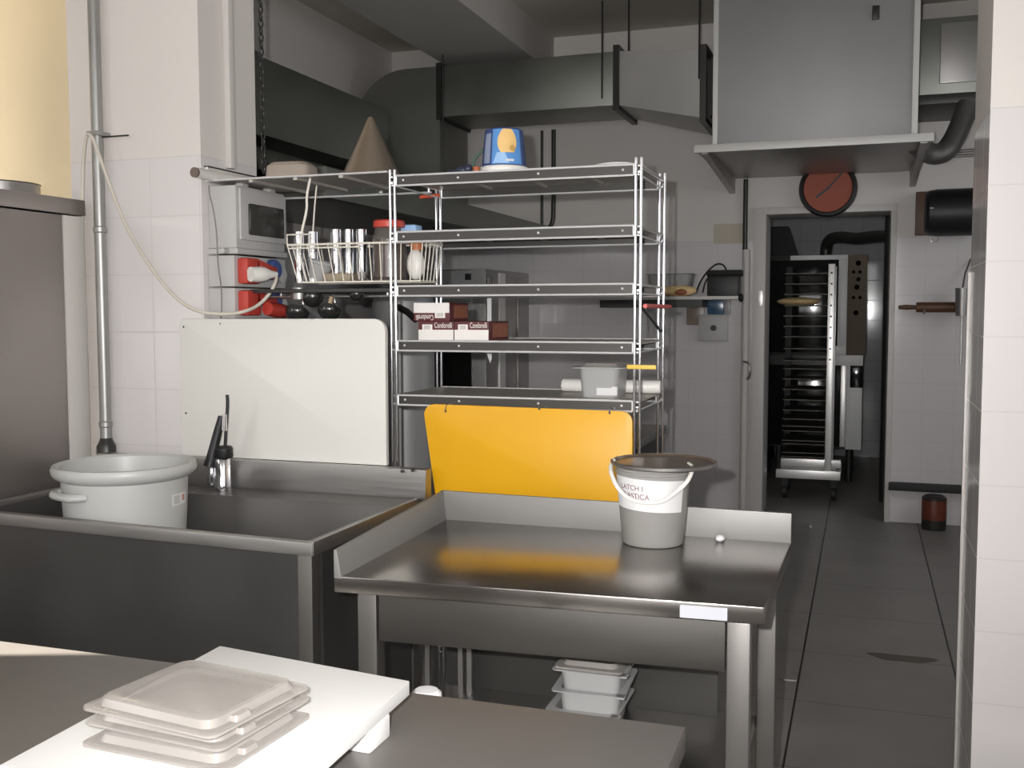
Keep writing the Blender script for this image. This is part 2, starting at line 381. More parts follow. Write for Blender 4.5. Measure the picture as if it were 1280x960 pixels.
# steel edge guard on the right pier
struct('trim_3', MB().box(0.304, 0.3125, 3.51, 3.53, 0, 1.62, 0.001), M_frame)
# dark bumper rail low on the back wall
# ================================================================= BACK WALL THINGS
def bwall_things():
    # big ventilation unit on its steel shelf
    t = thing('ventilation_unit', 'big grey sheet metal ventilation unit near the ceiling above the doorway', 'ventilation unit', (-0.32, 6.9, 2.49))
    obj('casing', MB().box(-0.88, 0.255, 6.42, 7.35, 2.495, 3.55, 0.006), M_unit, t)
    e = MB()
    e.box(-0.895, -0.865, 6.41, 6.44, 2.495, 3.55, 0.003); obj('corner_strip', e, M_galvl, t)
    obj('corner_strip', MB().box(0.235, 0.268, 6.41, 6.44, 2.495, 3.55, 0.003), M_galvl, t)
    hd = at(1095, 4, 6.42); obj('latch', MB().box(hd.x-0.02, hd.x+0.02, 6.40, 6.42, 3.17, 3.25, 0.006), M_dark, t)
    sh = thing('wall_shelf', 'broad stainless steel wall shelf with angled brackets carrying the ventilation unit', 'shelf', (-0.32, 7.0, 2.455))
    obj('plate', MB().box(-0.985, 0.35, 6.3, 7.77, 2.47, 2.494, 0.003), M_steel, sh)
    obj('lip', MB().box(-0.985, 0.35, 6.285, 6.30, 2.448, 2.494, 0.003), M_galvl, sh)
    for x in (-0.93, 0.30):
        b = MB(); b.hexa([(x-0.02, 6.35, 2.448), (x+0.02, 6.35, 2.448), (x+0.02, 7.75, 2.36), (x-0.02, 7.75, 2.36)],
                         [(x-0.02, 6.35, 2.470), (x+0.02, 6.35, 2.470), (x+0.02, 7.75, 2.470), (x-0.02, 7.75, 2.470)]); obj('bracket', b, M_steeld, sh)
    # clock
    c = at(1035, 236, 7.72); c.y = 7.733
    ck = thing('wall_clock', 'round black rimmed wall clock with a reddish face over the doorway', 'clock', c)
    obj('rim', MB().lathe([(0.165, 0.0), (0.198, 0.0), (0.20, 0.02), (0.19, 0.05), (0.172, 0.055), (0.165, 0.045)], c, 48, (0, -1, 0), True), M_black, ck)
    obj('face', MB().lathe([(0, 0.03), (0.17, 0.03), (0.17, 0.0), (0, 0)], c, 48, (0, -1, 0)), M_clockface, ck)
    def hand(a, l, wd, h):
        mb = MB().box(-wd, wd, -0.003, 0.003, -0.02, l); mb.xf(Matrix.Translation((c.x, c.y-h, c.z)) @ Matrix.Rotation(a, 4, 'Y')); return mb
    obj('minute_hand', hand(math.radians(42), 0.14, 0.006, 0.036), M_black, ck)
    obj('hour_hand', hand(math.radians(232), 0.10, 0.008, 0.040), M_black, ck)
    # duct along the back wall
    t = thing('ventilation_duct', 'long rectangular galvanised duct running along the back wall to the unit', 'duct', (-2.2, 7.2, 2.86))
    obj('duct_run', MB().box(-2.93, -1.62, 7.0, 7.55, 2.905, 3.265, 0.004), M_galv, t)
    # flared end section toward the unit
    fl = MB(); a = at(772, 68, 7.0); b_ = at(775, 127, 7.0); c_ = at(876, 63, 6.62); d_ = at(872, 147, 6.62)
    fl.hexa([(-1.62, 7.0, 2.905), (c_.x, 6.62, d_.z), (c_.x+0.04, 7.4, d_.z), (-1.62, 7.55, 2.905)], [(-1.62, 7.0, 3.265), (c_.x, 6.62, c_.z), (c_.x+0.04, 7.4, c_.z), (-1.62, 7.55, 3.265)])
    obj('flared_section', fl, M_galvl, t)  # light caught by the angled faces is put into a paler colour
    def flange(x, y0, y1, z0, z1, tt=0.03):
        f = MB(); f.box(x-0.02, x+0.02, y0-tt, y1+tt, z0-tt, z0); f.box(x-0.02, x+0.02, y0-tt, y1+tt, z1, z1+tt); f.box(x-0.02, x+0.02, y0-tt, y0, z0, z1); f.box(x-0.02, x+0.02, y1, y1+tt, z0, z1); return f
    obj('flange', flange(-1.625, 7.0, 7.55, 2.905, 3.265, 0.035), M_dark, t)
    obj('flange', flange(-2.93, 7.0, 7.55, 2.905, 3.265, 0.02), M_dark, t)
    obj('flange', flange(c_.x+0.02, 6.62, 7.4, d_.z, c_.z, 0.03), M_dark, t)
    obj('collar', MB().box(c_.x+0.04, -0.88, 6.75, 7.35, d_.z+0.03, c_.z-0.02), M_dark, t)
    for px_ in (754, 787, 875):
        q = at(px_, 60, 7.0 if px_ < 800 else 6.62); obj('hanger_rod', MB().cyl((q.x, q.y-0.03, 2.95), (q.x, q.y-0.03, ZC), 0.006, seg=8), M_dark, t)
    q = at(554, 60, 6.95); obj('hanger_rod', MB().cyl((q.x, 6.94, 2.2), (q.x, 6.94, 3.33), 0.006, seg=8), M_dark, t)
    # the run bends down at its left end into the riser of the hood
    P = [(-2.93, 3.265), (-3.20, 3.265)]
    for k in range(1, 11): q = PI/2*k/10; P.append((-3.20-0.42*math.sin(q), 2.845+0.42*math.cos(q)))
    P += [(-3.62, 2.52), (-3.32, 2.456), (-2.93, 2.31), (-2.93, 2.80)]
    obj('bend', MB().prism(P, 'y', 7.0, 7.55), M_galv, t)
    # duct along the left wall
    t = thing('ventilation_duct', 'dark rectangular duct running along the left wall above the range hood', 'duct', (-3.5, 5.4, 2.53))
    obj('duct_run', MB().box(-3.665, -3.33, 4.2, 6.995, 2.53, 2.975, 0.004), M_galv, t)
    obj('flange', MB().box(-3.667, -3.315, 5.2, 5.24, 2.515, 2.99), M_galv, t)
    # range hood
    t = thing('range_hood', 'large dark steel range hood with a sloping canopy along the left wall', 'range hood', (-3, 6, 2.0))
    obj('canopy', MB().prism([(-3.665, 2.515), (-3.32, 2.45), (-2.44, 2.125), (-2.44, 2.10), (-3.665, 2.10)], 'y', 4.2, 7.72), M_galv, t)
    rim = MB()
    rim.box(-2.45, -2.32, 4.2, 7.72, 2.02, 2.16, 0.004); rim.box(-3.665, -2.45, 4.2, 4.3, 2.02, 2.16); rim.box(-3.665, -2.45, 7.62, 7.72, 2.02, 2.16)
    obj('rim', rim, M_galv, t)
    for yy in (4.55, 4.75): obj('hood_glint', MB().sphere((-2.312, yy, 2.10), 0.012), M_aluminium, t)  # bright beads standing in for light reflections on the hood
    # white pipe and cables on the back wall
    solo('wall_pipe', MB().cyl((-3.24, 7.74, 1.9), (-3.24, 7.74, 2.88), 0.025), M_whitep, 'short white vertical pipe below the back duct at left', 'pipe', (-3.24, 7.74, 1.9))
    q = at(677, 200, 7.75); solo('wall_cable', MB().tube([(q.x, 7.76, 2.9), (q.x, 7.76, 2.13)], 0.012), M_dark, 'thin dark straight cable down the back wall from the duct', 'cable', (q.x, 7.76, 2.1))
    q = at(692, 200, 7.75); solo('wall_cable', MB().tube([(q.x, 7.75, 2.9), (q.x, 7.75, 2.25), (q.x-0.01, 7.75, 2.18), (q.x-0.05, 7.75, 2.14), (q.x-0.09, 7.76, 2.13)], 0.018, smooth=1), M_dark, 'thicker dark cable with a hooked end on the back wall', 'cable', (q.x, 7.75, 2.1))
    q = at(931, 300, 7.73)
    t = thing('wall_pipe', 'grey vertical pipe on the back wall left of the doorway frame', 'pipe', (q.x, 7.74, 0))
    obj('upper_pipe', MB().cyl((q.x, 7.745, 1.95), (q.x, 7.745, 2.46), 0.017), M_dark, t, 'thin dark upper length')
    obj('lower_pipe', MB().cyl((q.x+0.01, 7.74, 0), (q.x+0.01, 7.74, 1.95), 0.028), M_frame, t, 'wider pale lower length')
    h = at(934, 462, 7.7); obj('hook', MB().tube([(h.x-0.03, 7.71, h.z+0.06), (h.x+0.02, 7.67, h.z+0.05), (h.x+0.025, 7.67, h.z-0.04), (h.x, 7.72, h.z-0.07)], 0.008, smooth=2), M_steeld, t)
    # wall shelf with its clutter
    t = thing('wall_shelf', 'thin pale wall shelf on the back wall behind the chrome rack', 'shelf', (-1.3, 7.6, 1.58))
    obj('board', MB().box(-1.85, -0.84, 7.42, 7.77, 1.585, 1.61, 0.003), M_frame, t)
    obj('shadow_block', MB().box(-1.85, -1.1, 7.45, 7.77, 1.53, 1.585), M_dark, t)  # dark block standing in for the shadow below the shelf's left part
    obj('end_knob', MB().sphere((-0.825, 7.44, 1.597), 0.03, (0.6, 1, 1)), M_black, t)
    a = at(855, 350, 7.55)
    mb = MB(); mb.rrect([(0.13, 0.085, 0.03, 1.61), (0.165, 0.10, 0.04, 1.77), (0.185, 0.12, 0.04, 1.775), (0.155, 0.09, 0.03, 1.775), (0.12, 0.07, 0.02, 1.625)], -1.35, 7.62, capb=True, capt=True)
    solo('food_container', mb, M_polyh, 'clear plastic container standing on the back wall shelf', 'container', (-1.35, 7.62, 1.61))
    q = at(866, 353, 7.47)
    t = thing('bread_loaf', 'small tan bread loaf with a dark cut end on the back wall shelf', 'bread', (q.x-0.12, 7.47, 1.61))
    obj('crust', MB().sphere((q.x-0.10, 7.47, 1.65), 0.04, (3.2, 1.1, 1)), M_bread, t)
    obj('cut_end', MB().sphere((q.x-0.08, 7.435, 1.64), 0.03, (1.5, 0.5, 0.8)), M_card, t)
    q = at(810, 355, 7.45); solo('foil_tray', MB().rrect([(0.05, 0.03, 0.01, 1.61), (0.065, 0.04, 0.01, 1.645)], q.x, 7.46), M_aluminium, 'small bright foil tray at the left end of the wall shelf clutter', 'tray', (q.x, 7.46, 1.61))
    t = thing('appliance_box', 'black box with looping cables at the right end of the wall shelf', 'box', (-0.95, 7.56, 1.61))
    obj('body', MB().box(-1.065, -0.845, 7.45, 7.62, 1.61, 1.75, 0.008), M_black, t)
    obj('handle', MB().rrect([(0.12, 0.07, 0.02, 1.75), (0.125, 0.08, 0.025, 1.765), (0.12, 0.07, 0.02, 1.795)], -0.95, 7.54), M_rubber, t)
    obj('cable', MB().tube([at(870, 366, 7.5), at(875, 352, 7.5), at(885, 338, 7.5), at(896, 329, 7.5), at(905, 331, 7.5), at(908, 338, 7.5)], 0.006, smooth=2), M_rubber, t)
    obj('cable', MB().tube([at(878, 366, 7.5), at(882, 350, 7.5), at(890, 342, 7.5), at(900, 340, 7.5)], 0.005, smooth=2), M_rubber, t)
    # sockets and hanging sachets under the shelf
    p0 = at(874, 394, 7.75); p1 = at(910, 426, 7.75)
    t = thing('wall_socket_box', 'square grey socket box on the back wall under the shelf', 'socket', (p0.x, 7.77, p1.z))
    obj('plate', MB().box(p0.x, p1.x, 7.72, 7.77, p1.z, p0.z, 0.006), M_greyp, t)
    k = at(892, 410, 7.72); obj('knob', MB().cyl((k.x, 7.72, k.z), (k.x, 7.70, k.z), 0.022), M_black, t)
    for (xa, xb, ya, yb, m_, lb) in ((858, 880, 374, 406, M_brownbag, 'brownish sachet hanging on the back wall under the shelf'), (884, 905, 371, 393, M_bluebag, 'dark blue sachet hanging above the grey socket box')):
        a = at(xa, ya, 7.74); b = at(xb, yb, 7.74)
        solo('sachet', MB().box(a.x, b.x, 7.745, 7.77, b.z, a.z, 0.01), m_, lb, 'sachet', (a.x, 7.77, b.z))
    a = at(905, 372, 7.74); b = at(913, 393, 7.74)
    solo('plastic_sleeve', MB().box(a.x, b.x, 7.74, 7.77, b.z, a.z, 0.006), M_polyh, 'narrow clear plastic sleeve right of the dark blue sachet', 'sleeve', (a.x, 7.77, b.z))
    a = at(892, 280, 7.76); b = at(928, 304, 7.76)
    solo('notice_sheet', MB().box(a.x, b.x, 7.765, 7.77, b.z, a.z), mat('ivory_sheet', (0.52, 0.47, 0.38), 0.5), 'small blank ivory sheet on the back wall left of doorway', 'sheet', (a.x, 7.77, b.z))
    # right of the doorway
    t = thing('roll_dispenser', 'large black cylindrical roll dispenser on the wall right of doorway', 'dispenser', (0.55, 7.77, 2.17))
    c = at(1186, 266, 7.62)
    obj('drum', MB().lathe([(0, -0.17), (0.13, -0.17), (0.15, -0.15), (0.158, -0.1), (0.158, 0.17), (0, 0.17)], (c.x+0.02, 7.6, c.z), 40, (1, 0, 0)), M_black, t)
    a = at(1145, 240, 7.74); b = at(1156, 294, 7.74); obj('back_plate', MB().box(a.x, c.x+0.17, 7.72, 7.77, b.z, a.z, 0.006), M_wood, t)
    obj('seam', MB().cyl((c.x-0.13, 7.455, c.z+0.02), (c.x+0.19, 7.455, c.z+0.02), 0.008), M_steeld, t)
    obj('pull_ring', MB().tube([(c.x-0.09+0.025*math.cos(q), 7.6, c.z-0.17+0.025*math.sin(q)) for q in [i*PI/6 for i in range(12)]], 0.005, closed=True), M_steeld, t)
    a = at(1123, 384, 7.6); b = at(1146, 384, 7.6); c2 = at(1216, 386, 7.6)
    t = thing('rolling_pin', 'brown wooden rolling pin hung level on the wall right of doorway', 'rolling pin', (a.x, 7.65, a.z))
    obj('roller', MB().cyl((b.x, 7.68, b.z), (c2.x+0.05, 7.68, b.z), 0.036), M_wood, t)
    obj('handle', MB().lathe([(0, 0), (0.014, 0.004), (0.018, 0.05), (0.014, 0.13)], (a.x, 7.68, b.z), 16, (1, 0, 0)), M_wood, t)
    for xx in (b.x+0.05, b.x+0.27): obj('hook', MB().tube([(xx, 7.77, b.z-0.03), (xx, 7.68, b.z-0.045), (xx, 7.635, b.z-0.02)], 0.006), M_steeld, t)
    a = at(1204, 360, 7.55); b = at(1204, 395, 7.55)
    t = thing('steel_cup', 'slim steel cup with a hanging rod in front of the rolling pin', 'cup', (a.x, 7.6, b.z))
    obj('cup', MB().lathe([(0, 0), (0.04, 0), (0.046, a.z-b.z-0.03), (0.048, a.z-b.z), (0.03, a.z-b.z)], (a.x, 7.59, b.z), 24), M_steel, t)
    obj('rod', MB().cyl((a.x, 7.59, b.z-0.33), (a.x, 7.59, b.z), 0.008), M_aluminium, t)
    obj('hanger', MB().tube([(a.x, 7.59, a.z), (a.x+0.02, 7.68, a.z+0.1), (a.x+0.06, 7.77, a.z+0.2)], 0.006), M_steeld, t)
    solo('bumper_rail', MB().box(0.19, 1.4, 7.70, 7.77, 0.235, 0.29, 0.008), M_rubber, 'dark horizontal bumper rail low on the wall right of doorway', 'rail', (0.19, 7.77, 0.23))
    t = thing('printed_can', 'dark orange printed can standing on the floor under the bumper rail', 'can', (0.48, 7.6, 0))
    obj('body', MB().lathe([(0, 0), (0.078, 0), (0.08, 0.01), (0.08, 0.22), (0.06, 0.235), (0, 0.235)], (0.485, 7.60, 0), 32), M_dark, t)
    obj('printed_band', MB().lathe([(0.0805, 0.07), (0.0812, 0.075), (0.0812, 0.20), (0.0805, 0.205)], (0.485, 7.60, 0), 32), M_can, t)
    # upper right box and flexible hose
    a = at(1172, 40, 7.4); b = at(1216, 120, 7.4)
    t = thing('duct_box', 'dark galvanised duct box beside the ventilation unit at upper right', 'duct', (0.6, 7.4, 2.9))
    obj('casing', MB().box(0.28, 1.5, 7.15, 7.765, 2.86, 3.34, 0.004), M_galv, t)
    obj('inspection_panel', MB().box(0.42, 0.66, 7.13, 7.15, 2.93, 3.30, 0.006), M_steel, t)
    obj('bottom_flange', MB().box(0.27, 1.5, 7.1, 7.765, 2.80, 2.86, 0.004), M_dark, t)
    pts = [at(1210, 132, 7.1), at(1203, 150, 7.05), at(1194, 172, 7.0), at(1182, 190, 6.95), at(1166, 194, 6.9), at(1152, 186, 6.85), at(1146, 180, 6.8)]
    hm = MB(); n = 90; P = [Vector(p) for p in pts]
    for _ in range(3):
        q = [P[0]]
        for i in range(len(P)-1): q += [P[i]*0.75+P[i+1]*0.25, P[i]*0.25+P[i+1]*0.75]
        P = q+[P[-1]]
    L = [0]
    for i in range(1, len(P)): L.append(L[-1]+(P[i]-P[i-1]).length)
    R = []
    for k in range(n+1):
        s_ = L[-1]*k/n; i = max(1, next((j for j in range(len(L)) if L[j] >= s_-1e-9), len(L)-1)); f = (s_-L[i-1])/max(1e-9, L[i]-L[i-1]); R.append(P[i-1].lerp(P[i], f))
    hm.tube(R, lambda f: 0.058+0.007*math.cos(f*n*PI), 14)
    solo('flexible_hose', hm, M_steel, 'corrugated flexible metal hose curving below the duct box', 'hose', R[0])
    for dz in (0, 0.035):
        q = at(1190, 188+dz*170, 7.7); solo('wall_pipe', MB().cyl((0.45, 7.75, q.z), (1.5, 7.75, q.z), 0.011), M_steeld, 'upper of two thin level pipes right of the flexible hose' if dz == 0 else 'lower of two thin level pipes right of the flexible hose', 'pipe', (0.45, 7.75, q.z))
bwall_things()

# ================================================================= OVEN ROOM
M_tray = mat('tray_steel', (0.12, 0.112, 0.098), 0.5, 0.6)
def oven_room():
    t = thing('rack_trolley', 'tall aluminium baking tray trolley on casters inside the oven room doorway', 'trolley', (-0.39, 8.75, 0))
    X0, X1, Y0, Y1 = -0.635, -0.15, 8.5, 9.0
    xu = at(1040, 330, 8.5).x
    for (x, y) in ((xu, Y0), (-0.60, Y1), (xu, Y1)):
        obj('upright', MB().box(x-0.026, x+0.026, y-0.015, y+0.015, 0.2, 1.87, 0.003), M_aluminium if x > -0.5 else M_rubber, t)  # rear left upright coloured black to stand in for being unlit
        if x > -0.5 and y == Y0:
            for k in range(9):
                zh = 1.80-0.085*k; obj('peg_hole', MB().cyl((x, y-0.0155, zh), (x, y-0.010, zh), 0.008, seg=10), M_rubber, t)
    obj('base_bar', MB().box(X0-0.01, X1, Y0-0.02, Y0+0.02, 0.165, 0.235, 0.003), M_aluminium, t)
    obj('base_bar', MB().box(X0+0.02, X1, Y0+0.06, Y0+0.10, 0.25, 0.315, 0.003), M_aluminium, t)
    obj('base_bar', MB().box(X0-0.01, X1, Y1-0.02, Y1+0.02, 0.165, 0.235, 0.003), M_aluminium, t)
    obj('side_bar', MB().box(X1-0.04, X1, Y0, Y1, 0.175, 0.23, 0.003), M_aluminium, t)
    for (x, y) in ((X0+0.06, Y0+0.02), (X1-0.05, Y0+0.02), (X0+0.06, Y1-0.02), (X1-0.05, Y1-0.02)):
        c = MB().cyl((x-0.015, y, 0.055), (x+0.015, y, 0.055), 0.055, seg=20); c.box(x-0.025, x+0.025, y-0.03, y+0.03, 0.10, 0.166); obj('caster', c, M_rubber, t)
    ys = [342, 355, 368, 382, 395, 408, 421, 436, 451, 461, 474, 487, 500, 513, 524, 533, 539, 551, 555, 566, 571]
    for k, yy in enumerate(ys):
        z = at(1000, yy, 8.52).z
        m_ = MB(); m_.box(X0+0.03, xu-0.02, 8.52, 8.98, z-0.002, z+0.001); m_.box(X0+0.03, xu-0.02, 8.515, 8.522, z-0.003, z+0.003)
        obj('tray', m_, M_tray, t)
    z = at(1000, 382, 8.5).z
    solo('bread_loaf', MB().sphere((-0.50, 8.62, z+0.034), 0.034, (5.0, 3.0, 1)), M_bread, 'pale flat dough loaf lying on an upper tray of the trolley', 'bread', (-0.5, 8.62, z))
    # two stacked ovens
    t = thing('deck_oven', 'upper oven with brown knob panel behind the tray trolley', 'oven', (-0.3, 9.4, 1.1))
    a = at(992, 320, 9.4); b = at(1083, 446, 9.4)
    obj('body', MB().box(-0.80, 0.02, 9.42, 10.3, 1.12, 1.985, 0.004), M_dark, t)
    f = MB(); f.box(-0.62, -0.14, 9.385, 9.42, 1.945, 1.985, 0.003); f.box(-0.215, -0.14, 9.385, 9.42, 1.20, 1.945, 0.003); f.box(-0.30, -0.14, 9.385, 9.42, 1.12, 1.20, 0.003)
    obj('front_frame', f, M_ovenwhite, t)
    obj('glass_door', MB().box(-0.80, -0.215, 9.395, 9.42, 1.14, 1.945, 0.003), M_oglass, t)
    obj('control_panel', MB().box(-0.14, 0.02, 9.39, 9.42, 1.12, 1.985, 0.003), M_ovenpanel, t)
    for (kx, ky, r) in ((1073, 329, 0.022), (1067, 340, 0.014), (1075, 340, 0.014), (1073, 349, 0.018), (1071, 359, 0.022), (1067, 372, 0.014), (1075, 372, 0.014), (1070, 391, 0.022)):
        q = at(kx, ky, 9.39); obj('knob', MB().cyl((q.x, 9.39, q.z), (q.x, 9.36, q.z), r, seg=16), M_knob, t)
    t = thing('deck_oven', 'lower white fronted oven with dark display behind the tray trolley', 'oven', (-0.3, 9.4, 0.2))
    obj('body', MB().box(-0.80, 0.0, 9.42, 10.3, 0.3, 1.119, 0.004), M_dark, t)
    obj('top_band', MB().box(-0.30, -0.0, 9.385, 9.42, 1.03, 1.119, 0.003), M_ovenwhite, t)
    obj('glass_door', MB().box(-0.80, -0.18, 9.395, 9.42, 0.32, 1.03, 0.003), M_oglass, t)
    obj('door_edge', MB().box(-0.18, -0.135, 9.38, 9.42, 0.32, 1.03, 0.004), M_aluminium, t)
    obj('front_panel', MB().box(-0.135, 0.0, 9.385, 9.42, 0.30, 1.03, 0.004), M_ovenwhite, t)
    a = at(1063, 457, 9.38); b = at(1078, 485, 9.38); obj('display', MB().box(a.x, b.x, 9.375, 9.39, b.z, a.z, 0.002), M_oglass, t)
    for x in (-0.7, -0.1):
        for y in (9.5, 10.2): obj('foot', MB().cyl((x, y, 0), (x, y, 0.3), 0.03), M_dark, t)
    pts = [at(1032, 320, 9.5), at(1033, 306, 9.5), at(1038, 298, 9.4), at(1052, 296, 9.3), at(1070, 299, 9.2), at(1090, 296, 9.1), at(1108, 295, 9.0), at(1125, 298, 8.9)]
    solo('exhaust_pipe', MB().tube(pts, 0.05, 14, smooth=2), M_dark, 'dark bent exhaust pipe rising from the upper oven to the right', 'pipe', pts[0])
    q = at(1111, 400, 8.6); solo('drain_pipe', MB().cyl((q.x, 8.6, 0), (q.x, 8.6, 2.6), 0.045), M_dark, 'dark vertical pipe just inside the right side of the doorway', 'pipe', (q.x, 8.6, 0))
    a = at(990, 320, 10.6)
    solo('extractor_cowl', MB().hexa([(-1.06, 10.4, 1.95), (-0.60, 10.4, 1.95), (-0.60, 10.9, 1.95), (-1.06, 10.9, 1.95)], [(-0.94, 10.5, 2.33), (-0.72, 10.5, 2.33), (-0.72, 10.8, 2.33), (-0.94, 10.8, 2.33)]), M_black, 'black tapered extractor cowl at the upper left of the oven room', 'cowl', (-0.8, 10.6, 1.95))
    solo('storage_cabinet', MB().box(-1.45, -0.85, 9.8, 10.9, 0, 1.95, 0.01), M_dark, 'dark cabinet in the oven room left of the ovens', 'cabinet', (-1.1, 10.3, 0))
oven_room()

# ================================================================= KITCHEN LEFT REAR
def left_rear():
    t = thing('steel_oven', 'tall stainless oven cabinet against the back wall seen through the rack', 'oven', (-2.8, 7.25, 0))
    obj('cabinet', MB().box(-3.3, -2.50, 6.78, 7.76, 0.1, 1.80, 0.006), M_steel, t)
    obj('upper_panel', MB().box(-3.28, -2.60, 6.75, 6.78, 1.28, 1.79, 0.004), M_unit, t)
    obj('lower_door', MB().box(-3.28, -2.60, 6.75, 6.78, 0.15, 1.27, 0.004), M_oglass, t)
    q = at(585, 346, 6.74); obj('switch', MB().box(q.x-0.022, q.x+0.022, 6.735, 6.75, q.z-0.022, q.z+0.022, 0.004), M_black, t)
    q = atx(626, 340, -2.5); obj('side_strip', MB().box(-2.50, -2.485, q.y-0.06, q.y+0.06, 0.15, 1.78, 0.003), M_aluminium, t)
    q = atx(648, 340, -2.5); obj('side_strip', MB().box(-2.50, -2.485, q.y-0.05, q.y+0.05, 0.15, 1.76, 0.003), M_steeld, t)  # strip standing in for a vertical highlight on the oven side
    for x in (-3.2, -2.6):
        for y in (6.85, 7.65): obj('foot', MB().cyl((x, y, 0), (x, y, 0.1), 0.025), M_dark, t)
    t = thing('cooking_range', 'dark steel cooking range under the hood along the left wall', 'range', (-3.1, 5.3, 0))
    obj('body', MB().box(-3.65, -2.35, 4.3, 6.6, 0.1, 0.9, 0.006), M_dark, t)
    obj('hob', MB().box(-3.65, -2.33, 4.28, 6.6, 0.9, 0.93, 0.004), M_steeld, t)
    for x in (-3.55, -2.45):
        for y in (4.4, 6.5): obj('foot', MB().cyl((x, y, 0), (x, y, 0.1), 0.03), M_dark, t)
    t = thing('steel_drum', 'large grey upright cylindrical drum with black lever behind the chrome rack', 'drum', (-2.07, 4.5, 0))
    obj('drum', MB().lathe([(0, 0.0), (0.2, 0.0), (0.2, 0.05), (0.15, 0.1), (0.148, 1.52), (0.14, 1.585), (0, 1.60)], (-2.08, 4.5, 0), 40), M_unit, t)
    a = at(498, 384, 4.34); b = at(520, 400, 4.3); obj('lever', MB().tube([a, (a+b)/2+Vector((0, 0, 0.008)), b], 0.016), M_black, t)
    solo('stock_pot', MB().lathe([(0, 0), (0.15, 0), (0.16, 0.03), (0.16, 0.42), (0.165, 0.43), (0.15, 0.43), (0.145, 0.05), (0, 0.04)], (-2.6, 4.6, 0.93), 36), M_dark, 'dark tall pot standing on the cooking range', 'pot', (-2.6, 4.6, 0.93))
    t = thing('work_counter', 'dark low counter behind the chrome rack and yellow board', 'counter', (-1.6, 4.8, 0))
    obj('body', MB().box(-2.15, -1.0, 4.75, 5.4, 0.1, 0.86, 0.006), M_dark, t)
    obj('worktop', MB().box(-2.2, -0.98, 4.70, 5.42, 0.86, 0.90, 0.004), M_steeld, t)
    for x in (-2.05, -1.1):
        for y in (4.85, 5.3): obj('foot', MB().cyl((x, y, 0), (x, y, 0.1), 0.025), M_dark, t)
left_rear()

